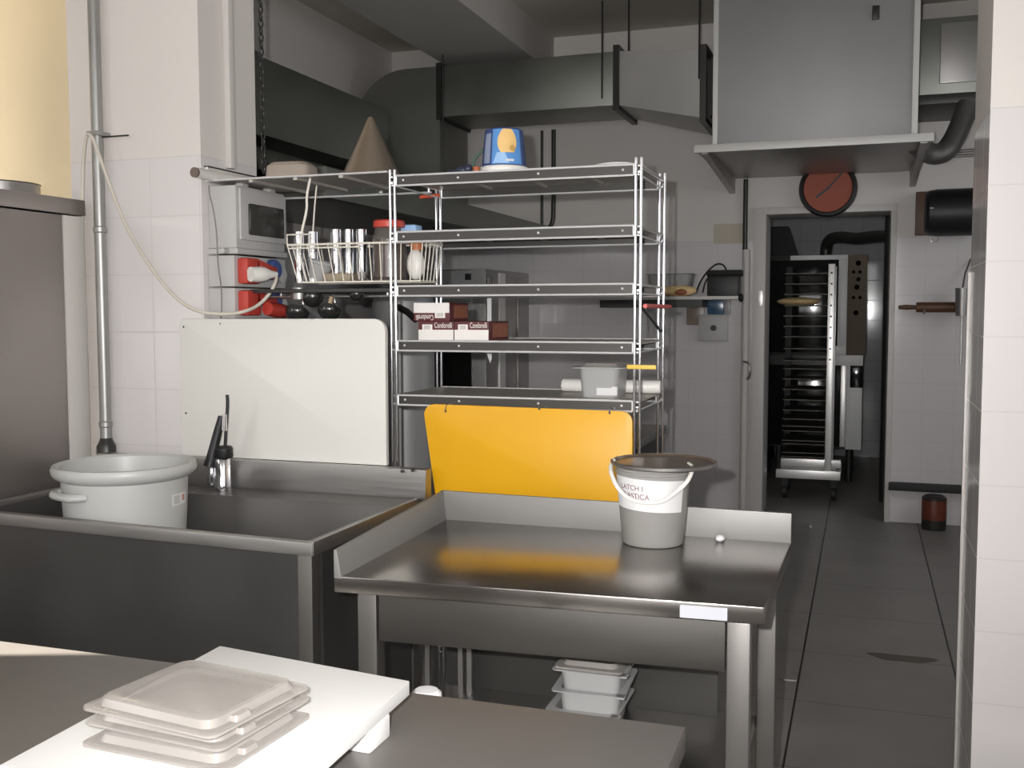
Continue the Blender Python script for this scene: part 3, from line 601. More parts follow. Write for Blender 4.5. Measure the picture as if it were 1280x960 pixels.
# ================================================================= COLUMN: pipe, trunking, boxes, hose
def column_things():
    p0 = at(117, 100, 3.05); p1 = at(122, 470, 3.05)
    xx = p0.x
    t = thing('water_pipe', 'grey vertical water pipe running up the white column at left', 'pipe', (xx, 3.06, 1.0))
    obj('riser', MB().cyl((xx, 3.06, 1.015), (xx, 3.06, ZC), 0.0205), M_pipe, t)
    for z in (at(120, 287, 3.05).z, at(120, 530, 3.05).z):
        obj('joint', MB().lathe([(0.0205, -0.012), (0.024, -0.008), (0.024, 0.008), (0.0205, 0.012)], (xx, 3.06, z), 24), M_pipe, t)
    obj('base_flange', MB().lathe([(0, 0), (0.034, 0), (0.034, 0.03), (0.026, 0.045), (0.0205, 0.06)], (xx, 3.06, 0.985), 24), M_dark, t)
    obj('clamp', MB().box(xx-0.026, xx+0.026, 3.035, 3.1, at(105, 168, 3.05).z-0.008, at(105, 168, 3.05).z+0.008, 0.002), M_pipe, t)
    b = at(160, 169, 3.06); obj('peg', MB().cyl((xx, 3.062, b.z), (b.x, 3.062, b.z), 0.003, seg=8), M_dark, t)
    # white hose or cable from the pipe to the socket
    pts = [at(106, 575, 3.05), at(105, 420, 3.05), at(103, 300, 3.055), at(103, 250, 3.055), at(104, 200, 3.045), at(107, 172, 3.02), at(110, 166, 3.01), at(116, 172, 3.01), at(126, 200, 3.015), at(141, 242, 3.02), at(158, 285, 3.03), at(182, 325, 3.03), at(205, 357, 3.03), at(228, 380, 3.03), at(252, 391, 3.04), at(280, 393, 3.08)]
    X = -2.03
    pts += [atx(302, 391, -2.03), atx(322, 383, -2.01), atx(337, 368, -1.985), atx(345, 352, -1.97), atx(346, 345, -1.985), atx(340, 341, -2.0)]
    t = thing('power_cable', 'ivory cable looping from the pipe down to the upper red socket', 'cable', pts[0])
    obj('cord', MB().tube(pts, 0.0062, 10, smooth=2), M_cable, t)
    pa = atx(313, 343, -2.03); pb = atx(344, 343, -1.985)
    obj('plug', MB().lathe([(0, 0), (0.026, 0.0), (0.028, 0.03), (0.026, 0.055), (0.016, 0.075), (0.009, 0.105), (0, 0.105)], pa, 20, pb-pa), M_whitep, t)
    # conduit on the column side
    q = atx(286, 100, -2.19)
    solo('cable_conduit', MB().box(-2.2, -2.175, q.y-0.018, q.y+0.018, 2.02, ZC, 0.004), M_frame, 'slim vertical cable conduit on the shaded side of the column', 'conduit', (-2.2, q.y, 2.02))
    # thin wire
    pts = [at(261, 232, 3.105), at(262, 245, 3.108), at(266, 258, 3.108), at(271, 290, 3.108), at(272, 330, 3.108), at(277, 360, 3.108), at(277, 392, 3.10), at(276, 397, 3.09), at(275, 405, 3.05)]
    solo('thin_wire', MB().tube(pts, 0.0024, 6, smooth=2), mat('grey_wire', (0.22, 0.20, 0.18), 0.5), 'thin wavy grey wire hanging beside the electric boxes', 'wire', pts[0])
    # chain hanging at the rear edge of the column
    c0 = atx(321, 60, -2.19); ch = MB(); z = 3.5; k = 0
    while z > 2.02:
        r = 0.016
        P = [(-2.185+(math.cos(a)*0.008 if k % 2 else 0), 3.475+(0 if k % 2 else math.cos(a)*0.008), z+math.sin(a)*r) for a in [i*PI/4 for i in range(8)]]
        ch.tube(P, 0.0035, 6, closed=True); z -= 0.026; k += 1
    solo('hanging_chain', ch, M_dark, 'dark metal chain hanging from the ceiling beside the column', 'chain', (-2.185, 3.475, 2.0))
    # distribution box
    t = thing('distribution_box', 'grey electric distribution box with smoked window on the column side', 'electric box', (-2.2, 3.28, 1.74))
    obj('housing', MB().box(-2.2, -2.085, 3.135, 3.455, 1.725, 1.945, 0.008), M_greyp, t)
    obj('cover', MB().box(-2.085, -2.075, 3.15, 3.45, 1.755, 1.935, 0.004), M_greyp, t)
    obj('window', MB().box(-2.075, -2.068, 3.195, 3.425, 1.775, 1.885, 0.006), M_smoke, t)
    for y in (3.22, 3.40): obj('cable_gland', MB().box(-2.13, -2.10, y-0.02, y+0.02, 1.945, 1.958, 0.003), M_greyp, t)
    obj('bottom_strip', MB().box(-2.2, -2.078, 3.13, 3.46, 1.705, 1.725, 0.003), M_greyp, t)
    obj('adapter', MB().cyl((-2.12, 3.10, 1.715), (-2.12, 3.13, 1.715), 0.009, seg=12), M_greyp, t)
    def socket(z0, z1, label):
        t = thing('socket_unit', label, 'socket', (-2.2, 3.28, z0))
        obj('housing', MB().box(-2.2, -2.09, 3.125, 3.465, z0, z1, 0.006), M_greyp, t)
        zc = (z0+z1)/2
        r = MB(); r.box(-2.09, -2.045, 3.14, 3.225, z0+0.01, z1-0.008, 0.012)
        obj('red_socket', r, M_red, t)
        fl = MB(); fl.box(-2.06, -2.045, 3.20, 3.335, -0.022, 0.022, 0.006); fl.xf(Matrix.Translation((0, 3.2, z1-0.03)) @ Matrix.Rotation(-0.22, 4, 'X') @ Matrix.Translation((0, -3.2, 0)))
        obj('red_flap', fl, M_red, t)
        obj('blue_switch', MB().lathe([(0, 0.0), (0.038, 0), (0.038, 0.02), (0.03, 0.03), (0, 0.03)], (-2.09, 3.36, zc+0.012), 24, (1, 0, 0)), M_blue, t)
        obj('round_cap', MB().lathe([(0, 0.0), (0.03, 0), (0.03, 0.012), (0, 0.016)], (-2.09, 3.425, zc-0.005), 24, (1, 0, 0)), M_greyp, t)
        return t
    socket(1.590, 1.700, 'upper grey socket unit with red socket and plugged white connector')
    t2 = socket(1.478, 1.586, 'lower grey socket unit with red plug just above the white board')
    a = atx(335, 389, -2.0)
    obj('red_plug', MB().lathe([(0, 0), (0.024, 0), (0.027, 0.05), (0.024, 0.10), (0.012, 0.115), (0, 0.115)], (-2.02, 3.22, 1.513), 20, (0.12, 1, -0.1)), M_red, t2)
column_things()

# ================================================================= RACK
PX = (-1.474, -0.655); PY = (3.115, 3.50)
SZ = (1.945, 1.762, 1.585, 1.405, 1.225)
SHZ = 1.962                                     # the short side shelf
def rack():
    t = thing('shelving_rack', 'tall five shelf chrome rack with twin rod posts behind the sink and table', 'rack', (-1.065, 3.31, 0))
    for y in PY:
        for x in PX:
            p = MB()
            for dx in (-0.0085, 0.0085): p.cyl((x+dx, y, 0.02), (x+dx, y, 1.965), 0.0044, seg=12)
            for z in SZ+(0.25, 0.75):
                p.box(x-0.009, x+0.009, y-0.003, y+0.003, z-0.026, z-0.016, 0.001)
                p.box(x-0.009, x+0.009, y-0.003, y+0.003, z-0.006, z-0.001, 0.001)
            po = obj('post', p, M_chrome, t)
            obj('foot', MB().lathe([(0, 0), (0.02, 0), (0.02, 0.012), (0.014, 0.022)], (x, y, 0), 16), M_rubber, po)
    g = 0.0145
    for z in SZ:
        d = MB(); d.box(PX[0]-0.008, PX[1]+0.008, PY[0]+0.006, PY[1]-0.006, z-0.004, z)
        for k in (1, 2, 3):
            x = PX[0]+(PX[1]-PX[0])*k/4; d.box(x-0.008, x+0.008, PY[0]+0.006, PY[1]-0.006, z-0.012, z-0.003)
        so = obj('shelf', d, M_deck, t)
        for y, sgn in ((PY[0], -1), (PY[1], 1)):
            obj('edge_band', MB().box(PX[0]+g, PX[1]-g, y-0.0015, y+0.0065 if sgn < 0 else y+0.0015, z-0.030, z-0.002), M_band, so)
            r = MB()
            for dz in (0.0, -0.032): r.tube([(PX[0]+g, y+sgn*0.001, z+dz), (PX[1]-g, y+sgn*0.001, z+dz)], 0.0034, 8)
            for x in (PX[0]+g, PX[1]-g): r.tube([(x, y, z), (x, y, z-0.032)], 0.0026, 8)
            obj('edge_rail', r, M_rail, so)
            for k in (0.02, 0.27, 0.62, 0.97):
                x = PX[0]+g+0.01+(PX[1]-PX[0]-2*g-0.02)*k
                if sgn < 0: obj('rivet', MB().sphere((x, y-0.002, z-0.015), 0.0042, u=10, v=8), M_aluminium, so)
        for x in PX:
            r = MB()
            for dz in (-0.004, -0.030): r.tube([(x, PY[0], z+dz), (x, PY[1], z+dz)], 0.003, 8)
            obj('side_rail', r, M_rail, so)
    b = atx(825, 414, PX[1]); a = atx(804, 386, PX[1]); obj('brace', MB().tube([(PX[1], PY[0], a.z+0.02), (PX[1], PY[1], b.z)], 0.005, 8), M_dark, t)
M_wire = mat('dull_wire', (0.50, 0.48, 0.46), 0.35, 1.0)
rack()
def side_shelf():
    z = SHZ; x0, x1 = -2.185, PX[0]-0.018; y0, y1 = 3.115, 3.48
    t = thing('steel_shelf', 'short flat steel shelf bridging the chrome rack and the white column', 'shelf', (-1.83, 3.3, z))
    d = MB(); d.box(x0, x1, y0+0.002, y1, z-0.005, z)
    for k in (1, 2, 3):
        x = x0+(x1-x0)*k/4; d.box(x-0.008, x+0.008, y0+0.004, y1, z-0.014, z-0.004)
    obj('sheet', d, M_deck, t)
    obj('front_edge', MB().tube([(x0, y0, z-0.002), (x1, y0, z-0.002)], 0.0036, 8), M_rail, t)
    obj('rear_rail', MB().tube([(x0, y1, z-0.03), (x1, y1, z-0.03)], 0.004, 8), M_rail, t)
    for x in (x0+0.01, x1-0.01): obj('rail_stay', MB().tube([(x, y1, z-0.03), (x, y1, z)], 0.004, 8), M_rail, t)
    obj('end_edge', MB().tube([(x0, y0, z-0.002), (x0, y0, z+0.045)], 0.003, 8), M_rail, t)
    obj('side_panel', MB().box(-2.198, -2.183, y0, 3.45, z-0.006, z+0.045, 0.002), M_frame, t)
    obj('panel_edge', MB().box(-2.199, -2.182, y0, 3.45, z+0.045, z+0.050, 0.001), M_dark, t)
    q = at(249, 214, 3.02); obj('roller_tube', MB().cyl((-2.165, 3.02, q.z-0.004), (-2.165, 3.45, q.z-0.004), 0.0185), M_whitep, t)
    obj('tube_cap', MB().cyl((-2.165, 3.012, q.z-0.004), (-2.165, 3.02, q.z-0.004), 0.0175), mat('brown_cap', (0.16, 0.12, 0.10), 0.6), t, 'dark brown round end cap')
side_shelf()
# wider lower ledge under the basket with hanging utensils
def utensils():
    z = 1.585
    t = thing('utensil_rail', 'dark steel utensil ledge under the white wire basket', 'rail', (-1.75, 3.3, z))
    obj('ledge', MB().box(-2.06, PX[0]-0.02, 3.17, 3.46, z-0.018, z-0.004, 0.003), M_dark, t)
    obj('hanging_bar', MB().cyl((-2.06, 3.25, z-0.03), (PX[0]-0.02, 3.25, z-0.03), 0.006, seg=10), M_steel, t)
    for x in (-1.98, -1.56): obj('bar_stay', MB().cyl((x, 3.25, z-0.03), (x, 3.25, z-0.01), 0.005, seg=8), M_steel, t)
    M_blk = mat('black_enamel', (0.02, 0.02, 0.02), 0.18, coat=0.3)
    spec = [(372, 388, 0.043, 'black ladle hanging leftmost under the basket, beside the socket units'), (391, 370, 0.040, 'black ladle hanging highest of the left pair under the basket'), (412, 386, 0.042, 'black ladle hanging right of the wooden spoon'), (446, 367, 0.026, 'small black ladle hanging rightmost under the basket')]
    for (px_, py_, r, lb) in spec:
        q = at(px_, py_, 3.22)
        t = thing('ladle', lb, 'ladle', (q.x, 3.25, q.z), 'ladles hanging under the basket')
        prof = [(0, -r)]+[(r*math.sin(a), -r*math.cos(a)) for a in [PI/2*k/6 for k in range(1, 7)]]+[(r*0.93, 0), (0, -r*0.3)]
        obj('bowl', MB().lathe(prof, q, 24, (0, 0.5, 0.85)), M_blk, t)
        obj('handle', MB().tube([(q.x, q.y+0.02, q.z), (q.x, 3.258, q.z+0.02), (q.x, 3.258, z-0.036), (q.x, 3.250, z-0.022)], 0.005, 8), M_steel, t)
    a = at(407, 366, 3.2); b = at(396, 402, 3.2)
    t = thing('wooden_spoon', 'pale wooden spoon handle slanting among the black ladles', 'spoon', b)
    obj('handle', MB().cyl((a.x+0.005, 3.235, z-0.03), (b.x-0.008, 3.235, b.z-0.06), 0.008, seg=12), M_woodl, t)
    obj('bowl', MB().sphere((b.x-0.02, 3.235, b.z-0.09), 0.03, (0.8, 0.35, 1.2)), M_woodl, t)
    q = at(373, 367, 3.2)
    t = thing('steel_scoop', 'short steel scoop hanging at the left end of the ledge', 'scoop', (q.x, 3.2, q.z))
    obj('cup', MB().lathe([(0, 0), (0.026, 0.0), (0.03, 0.04), (0.028, 0.04), (0.02, 0.005)], (q.x, 3.205, q.z-0.02), 24), M_steel, t)
    obj('handle', MB().tube([(q.x, 3.232, q.z+0.015), (q.x, 3.245, z-0.036), (q.x, 3.25, z-0.024)], 0.004, 8), M_steel, t)
utensils()

def basket():
    x0, x1, y0, y1 = -1.895, -1.385, 3.155, 3.32
    zb, zt = 1.603, 1.732
    bx0, bx1, by0, by1 = x0+0.034, x1-0.016, y0+0.012, y1-0.012
    t = thing('wire_basket', 'white coated wire basket full of kitchen tools hung under the short shelf', 'basket', (-1.63, 3.28, zb))
    M_coat = mat('white_coated_wire', (0.74, 0.70, 0.62), 0.4)
    f = MB(); f.tube([(x0, y0, zt), (x1, y0, zt), (x1, y1, zt), (x0, y1, zt)], 0.004, 8, closed=True)
    f.tube([(x0+0.005, y0, zt-0.012), (-1.62, y0, zt-0.012)], 0.003, 8)
    f.tube([(bx0, by0, zb), (bx1, by0, zb), (bx1, by1, zb), (bx0, by1, zb)], 0.0035, 8, closed=True); rimo = obj('rim', f, M_coat, t)
    n = 13
    def wire(a, b): obj('wire', MB().tube([a, b], 0.0022, 6), M_coat, t)
    for k in range(n+1):
        f_ = k/n; wire((x0+(x1-x0)*f_, y0, zt), (bx0+(bx1-bx0)*f_, by0, zb))
        if k % 2: wire((x0+(x1-x0)*f_, y1, zt), (bx0+(bx1-bx0)*f_, by1, zb)); wire((bx0+(bx1-bx0)*f_, by0, zb), (bx0+(bx1-bx0)*f_, by1, zb))
    for k in (1, 2, 3, 4):
        f_ = k/5; wire((x0, y0+(y1-y0)*f_, zt), (bx0, by0+(by1-by0)*f_, zb)); wire((x1, y0+(y1-y0)*f_, zt), (bx1, by0+(by1-by0)*f_, zb))
    h = MB(); h.tube([(x0, y0, zt), (x0, y0, zt+0.035), (x0+0.09, y0, zt+0.035), (x0+0.09, y0, zt)], 0.003, 8); obj('raised_loop', h, M_coat, t)
    zs = SHZ-0.042
    a = at(376, 290, 3.16)
    obj('hook', MB().tube([(at(388, 232, 3.16).x, 3.16, zs+0.037), (at(384, 250, 3.16).x, 3.155, at(384, 246, 3.16).z), (at(385, 262, 3.16).x, 3.155, at(385, 262, 3.16).z), (a.x, 3.16, zt+0.035), (a.x, 3.16, zt)], 0.0045, 8, smooth=2), M_coat, t)
    obj('hook', MB().tube([(at(396, 235, 3.31).x, 3.31, zs+0.037), (at(392, 262, 3.31).x, 3.315, at(392, 262, 3.31).z), (at(388, 285, 3.31).x, 3.32, zt)], 0.003, 8, smooth=2), M_coat, t)
    obj('hook', MB().tube([(x1-0.03, y1, SZ[1]), (x1-0.03, y1, zt)], 0.003, 8), M_coat, t)
    # things in the basket
    cyl = [(374, 290, 0.019, 0.155, 3.255), (391, 290, 0.021, 0.155, 3.28), (420, 287, 0.019, 0.16, 3.26), (436, 287, 0.018, 0.162, 3.285), (452, 287, 0.019, 0.16, 3.25)]
    names = ['steel tumbler leftmost in the wire basket', 'steel tumbler second from left in the wire basket', 'steel tumbler in the middle of the wire basket', 'steel tumbler just right of the basket middle', 'steel tumbler closest to the red lidded jar']
    for (px_, py_, r, h_, Y), lb in zip(cyl, names):
        q = at(px_, py_, Y); hh = q.z-zb-0.004
        solo('steel_tumbler', MB().lathe([(0, 0), (r*0.92, 0), (r, hh*0.5), (r, hh), (r*0.9, hh), (r*0.85, 0.01), (0, 0.01)], (q.x, Y, zb+0.004), 28), M_tumbler, lb, 'tumbler', (q.x, Y, zb+0.004), 'steel tumblers in the basket')
    q = at(396, 340, 3.21)
    cp = MB().lathe([(0, 0), (0.03, 0), (0.042, 0.055), (0.047, 0.058), (0.047, 0.064), (0.04, 0.06), (0.028, 0.005), (0, 0.005)], (0, 0, 0), 28)
    cp.xf(Matrix.Translation((q.x-0.005, 3.222, zb+0.012)) @ Matrix.Rotation(0.3, 4, 'Y'))
    solo('plastic_cup', cp, M_polyh, 'clear plastic cup tilted in the front left of the wire basket', 'cup', (q.x, 3.235, zb))
    q = at(425, 348, 3.22); solo('tan_block', MB().box(q.x-0.055, q.x+0.055, 3.19, 3.25, zb+0.004, zb+0.032, 0.008), M_tan, 'flat tan block lying on the floor of the wire basket', 'block', (q.x, 3.22, zb))
    q = at(453, 349, 3.2); solo('small_glass', MB().lathe([(0, 0), (0.02, 0), (0.024, 0.03), (0.021, 0.03), (0.018, 0.004), (0, 0.004)], (q.x, 3.205, zb+0.004), 20), M_chrome, 'tiny steel cup at the front bottom of the wire basket', 'cup', (q.x, 3.2, zb))
    q = at(487, 350, 3.24)
    t = thing('glass_jar', 'big glass jar of dark brown contents with a red lid in the wire basket', 'jar', (q.x, 3.24, zb+0.004))
    o = (q.x, 3.24, zb+0.004)
    obj('jar_body', MB().lathe([(0, 0), (0.052, 0), (0.058, 0.01), (0.058, 0.145), (0.05, 0.17), (0.049, 0.182)], o, 36), M_glass, t)
    obj('contents', MB().lathe([(0, 0.004), (0.05, 0.004), (0.0565, 0.012), (0.0565, 0.14), (0, 0.14)], o, 36), M_choc, t)
    obj('lid', MB().lathe([(0, 0.205), (0.05, 0.205), (0.054, 0.20), (0.054, 0.182), (0.048, 0.18), (0, 0.18)], o, 36), M_redl, t)
    q = at(519, 345, 3.23)
    t = thing('plastic_bottle', 'white oval plastic bottle with orange neck at the right end of basket', 'bottle', (q.x, 3.25, zb+0.004))
    obj('bottle_body', MB().sphere((q.x, 3.235, zb+0.058), 0.052, (0.62, 0.5, 1)), M_whitep, t)
    obj('neck', MB().cyl((q.x, 3.25, zb+0.105), (q.x-0.005, 3.25, zb+0.15), 0.022, 0.026), mat('orange_neck', (0.45, 0.15, 0.05), 0.5), t)
    q = at(516, 283, 3.3)
    # little blue and white packet sitting on the second rack shelf
    solo('small_packet', MB().box(q.x-0.03, q.x+0.03, 3.26, 3.32, SZ[1]+0.0005, SZ[1]+0.038, 0.012), M_palebl, 'small pale blue packet at the left end of the second rack shelf', 'packet', (q.x, 3.29, SZ[1]))
    q = at(533, 281, 3.35); solo('black_lid', MB().lathe([(0, 0), (0.05, 0), (0.052, 0.012), (0.04, 0.02), (0, 0.022)], (q.x, 3.36, SZ[1]+0.0005), 28), M_black, 'flat black lid beside the pale blue packet on the rack', 'lid', (q.x, 3.36, SZ[1]))
basket()

def rack_items():
    zt = SZ[0]+0.0005
    c = (at(464, 213, 3.225).x, 3.225, SHZ+0.0005)
    t = thing('steel_cone', 'tall steel cone strainer standing point up on the short shelf', 'cone', c)
    obj('cone_body', MB().lathe([(0.095, 0), (0.099, 0.004), (0.095, 0.012), (0.009, 0.198), (0.0, 0.203)], c, 48), M_cone, t)
    obj('bead', MB().sphere((c[0]-0.090, c[1]-0.035, c[2]+0.009), 0.009), M_cone, t)
    q = at(365, 214, 3.22); c = (q.x, 3.22, SHZ+0.0005)
    mb = MB(); mb.rrect([(0.098, 0.075, 0.03, c[2]), (0.098, 0.075, 0.03, c[2]+0.006), (0.082, 0.062, 0.03, c[2]+0.008), (0.079, 0.058, 0.03, c[2]+0.045), (0.066, 0.046, 0.03, c[2]+0.058)], q.x, 3.22, 0.1)
    solo('plastic_dome', mb, M_domepl, 'beige clear plastic dome cover near the column on the short shelf', 'cover', c)
    # upside-down printed tub
    q = at(630, 210, 3.21); c = Vector((q.x, 3.21, zt))
    t = thing('plastic_tub', 'blue printed plastic tub standing upside down on its white lid', 'tub', c)
    obj('lid', MB().lathe([(0, 0), (0.077, 0), (0.080, 0.003), (0.080, 0.018), (0.076, 0.022), (0, 0.022)], c, 40), M_whitep, t)
    body = obj('tub_body', MB().lathe([(0.072, 0.022), (0.070, 0.05), (0.062, 0.138), (0.058, 0.142), (0, 0.142)], c, 48), M_labeldark, t)
    def patch(a0, a1, h0, h1, m_, nm, off=0.0008, shape=None):
        mb = MB(); n = 14; mrows = 10; G = []
        for j in range(mrows+1):
            hj = h0+(h1-h0)*j/mrows; r = 0.070-(hj-0.05)*0.0909+off; row = []
            fx = 1.0 if shape is None else shape(j/mrows)
            for i in range(n+1):
                u = (i/n-0.5)*fx+0.5; a = a0+(a1-a0)*u; row.append(mb.bm.verts.new((c.x+r*math.sin(a), c.y-r*math.cos(a), c.z+hj)))
            G.append(row)
        for j in range(mrows):
            for i in range(n): mb.bm.faces.new((G[j][i], G[j][i+1], G[j+1][i+1], G[j+1][i]))
        return obj(nm, mb, m_, body)
    off = 0.37  # towards the viewer
    patch(-1.35+0.37, 1.35+0.37, 0.024, 0.137, M_labeldark, 'wrapper', 0.0004)
    patch(off-0.62, off+0.85, 0.026, 0.137, M_labelblue, 'label', 0.0008)
    patch(off-1.15, off-0.72, 0.03, 0.125, mat('grey_print', (0.25, 0.30, 0.42), 0.4), 'side_text_panel', 0.0009)
    patch(off-0.35, off+0.6, 0.062, 0.137, M_cream, 'picture_blob', 0.0013, lambda f: max(0.05, math.sin(PI*min(1, 0.16+f*0.75))**0.6))
    patch(off+0.22, off+0.52, 0.066, 0.086, mat('tan_print', (0.55, 0.33, 0.10), 0.5), 'picture_spot', 0.0018, lambda f: math.sqrt(max(0.02, 1-(2*f-1)**2)))
    patch(off-0.55, off+0.2, 0.028, 0.062, M_palebl, 'pale_sweep', 0.0012, lambda f: 1-0.5*f)
    patch(off+0.05, off+0.42, 0.034, 0.041, M_paper, 'white_strip', 0.0018)
    # toy-like dark bundle with green cord and an orange cap
    q = at(578, 206, 3.17); b0 = Vector((q.x, 3.17, zt))
    t = thing('cable_bundle', 'dark blue bundle with a green cord left of the printed tub', 'bundle', b0)
    mb = MB(); mb.sphere(b0+Vector((0, 0, 0.014)), 0.016, (1.6, 1.2, 0.9)); mb.sphere(b0+Vector((0.022, -0.005, 0.018)), 0.015, (1, 1, 1)); mb.sphere(b0+Vector((-0.035, 0, 0.009)), 0.01, (1.8, 1, 0.8))
    obj('bundle_body', mb, M_navyt, t)
    obj('cord', MB().tube([b0+Vector((0.03, 0.01, 0.01)), at(592, 199, 3.22), at(602, 189, 3.25), at(612, 183, 3.31)], 0.006, 8, smooth=2), M_sage, t)
    q = at(598, 208, 3.165); solo('orange_cap', MB().lathe([(0, 0), (0.012, 0), (0.011, 0.02), (0, 0.021)], (q.x, 3.145, zt), 20), mat('rust_cap', (0.40, 0.11, 0.04), 0.5), 'small rust orange cap touching the left of the printed tub lid', 'cap', (q.x, 3.145, zt))
    q = at(771, 206, 3.185); solo('white_plate', MB().lathe([(0, 0), (0.045, 0), (0.062, 0.006), (0.064, 0.010), (0.045, 0.014), (0, 0.016)], (q.x, 3.185, zt), 40), M_paper, 'flat white plate at the right end of the top rack shelf', 'plate', (q.x, 3.185, zt))
    # cartons on the fourth shelf
    zc = SZ[3]+0.0005; M_cartw = mat('carton_white', (0.80, 0.77, 0.74), 0.5)
    def carton(x0, x1, z0, z1, y0, y1, label, flip=False):
        t = thing('carton', label, 'carton', ((x0+x1)/2, y0, z0), 'sweet cartons on the rack')
        obj('box', MB().box(x0, x1, y0, y1, z0, z1, 0.002), M_maroon, t)
        h = z1-z0; w_ = x1-x0
        zs = (z0+0.56*h, z0) if not flip else (z1, z1-0.56*h)
        obj('white_panel', MB().box(x0+0.001, x1-0.001, y0-0.0015, y0+0.001, min(zs)+0.001, max(zs)), M_cartw, t)
        bx = x0+w_*(0.12 if not flip else 0.60)
        bz0, bz1 = (z0+0.52*h, z0+0.84*h) if not flip else (z1-0.82*h, z1-0.5*h)
        lab = obj('barcode_patch', MB().box(bx, bx+w_*0.28, y0-0.0022, y0, bz0, bz1), M_cartw, t)
        bc = MB()
        for k in range(7): bc.box(bx+w_*(0.05+0.026*k), bx+w_*(0.05+0.026*k)+w_*0.012, y0-0.0028, y0-0.002, bz0+0.2*(bz1-bz0), bz1-0.15*(bz1-bz0))
        obj('bars', bc, mat('bar_grey', (0.35, 0.33, 0.33), 0.6), lab)
        tx = text_mb('Condorelli', 0.026, 0.0003); s_ = -1 if flip else 1
        tx.xf(Matrix.Translation((x0+w_*(0.46 if not flip else 0.56), y0-0.0016, z0+h*0.66 if not flip else z1-h*0.66)) @ Matrix.Rotation(PI/2, 4, 'X') @ Matrix.Rotation(PI if flip else 0, 4, 'Z') @ Matrix.Scale(w_*0.52/0.118, 4, (1, 0, 0)))
        obj('lettering', tx, M_cartw, t)
        obj('side_picture', MB().box(x1-0.001, x1+0.001, y0+0.04, y1-0.01, z0+0.01, z1-0.008), M_card, t)
    y0 = 3.19
    a = at(523, 420, y0).x; b = at(567.5, 420, y0).x; c_ = at(611, 420, y0).x
    hh = 0.063
    carton(a, b-0.0008, zc, zc+hh, y0, y0+0.2, 'left lower carton of the small stack on the rack')
    carton(b+0.0008, c_, zc, zc+hh, y0, y0+0.2, 'right lower carton of the small stack on the rack')
    a = at(517, 378, y0).x; b = at(562, 378, y0).x
    carton(a, b, zc+hh+0.0005, zc+hh+0.062, y0, y0+0.17, 'upside down carton on top of the small carton stack', True)
    # knife
    q = at(612, 400, 3.52)
    t = thing('kitchen_knife', 'long pale kitchen knife hanging blade down behind the rack shelves', 'knife', (q.x, 3.52, 1.32))
    x = q.x
    obj('blade', MB().prism([(x-0.008, 1.585), (x+0.008, 1.585), (x+0.008, 1.33), (x+0.003, 1.312), (x-0.008, 1.345)], 'y', 3.517, 3.520), M_paper, t)
    obj('handle', MB().box(x-0.009, x+0.009, 3.510, 3.524, 1.585, 1.63, 0.004), M_black, t)
    obj('hook', MB().tube([(x, 3.517, 1.62), (x, 3.503, 1.625), (x, 3.50, 1.592)], 0.003, 6), M_chrome, t)
    # tub, white rolling pin and yellow tag on the fifth shelf
    z5 = SZ[4]+0.0005; q = at(757, 490, 3.3); cx = q.x
    t = thing('food_container', 'hazy plastic food container standing on the lowest rack shelf', 'container', (cx, 3.29, z5))
    mb = MB(); hx, hy = 0.066, 0.075; H_ = 0.098
    mb.rrect([(hx*0.9, hy*0.9, 0.02, z5), (hx, hy, 0.025, z5+H_-0.02), (hx*1.02, hy*1.02, 0.025, z5+H_-0.006), (hx+0.022, hy+0.02, 0.03, z5+H_-0.004), (hx+0.022, hy+0.02, 0.03, z5+H_), (hx-0.002, hy-0.002, 0.024, z5+H_), (hx*0.85, hy*0.85, 0.02, z5+0.006)], cx, 3.275)
    obj('tub', mb, M_polyh, t)
    obj('lid', MB().rrect([(hx, hy, 0.025, z5+H_), (hx-0.01, hy-0.01, 0.025, z5+H_+0.012)], cx, 3.275), M_poly, t)
    a = at(746, 484, 3.21); b = at(772, 494, 3.21)
    obj('white_sticker', MB().box(a.x, b.x, 3.2045, 3.209, z5+0.008, z5+0.036, 0.001), M_paper, t)
    a = at(703, 478, 3.40); b = at(826, 479, 3.40)
    t = thing('plastic_rolling_pin', 'white plastic rolling pin lying behind the hazy container on the rack', 'rolling pin', (a.x, 3.40, z5))
    zc_ = z5+0.024
    obj('roller', MB().lathe([(0, 0), (0.019, 0.0), (0.022, 0.006), (0.022, b.x-a.x-0.006), (0.019, b.x-a.x), (0, b.x-a.x)], (a.x, 3.40, zc_), 28, (1, 0, 0)), M_whitep, t)
    obj('end_band', MB().lathe([(0.0222, 0.10), (0.0235, 0.102), (0.0235, 0.125), (0.0222, 0.127)], (a.x, 3.40, zc_), 28, (1, 0, 0)), M_whitep, t)
    # coloured clips on the rails
    def clip(a, b, m_, lb, r=0.007):
        solo('shelf_clip', MB().tube([a, b], r, 8), m_, lb, 'clip', a)
    clip((PX[0]-0.07, PY[1], at(530, 245, 3.5).z-0.003), (PX[0]+0.008, PY[1]-0.006, at(530, 245, 3.5).z), M_orange, 'orange red clip on the rear left post below the top shelf')
    z = at(815, 383, 3.35).z; clip((PX[1]+0.021, PY[0]+0.01, z), (PX[1]+0.021, PY[1]+0.05, z), mat('pink_red_tag', (0.62, 0.12, 0.11), 0.5), 'pinkish red bar clip on the right side of the rack')
    z = at(805, 455, 3.3).z; solo('shelf_clip', MB().box(PX[1]-0.03, PX[1]+0.06, PY[0]-0.012, PY[0]-0.0046, z-0.006, z+0.007, 0.002), M_ytag, 'yellow bar clip across the right front post of the rack', 'clip', (PX[1], PY[0], z))
rack_items()

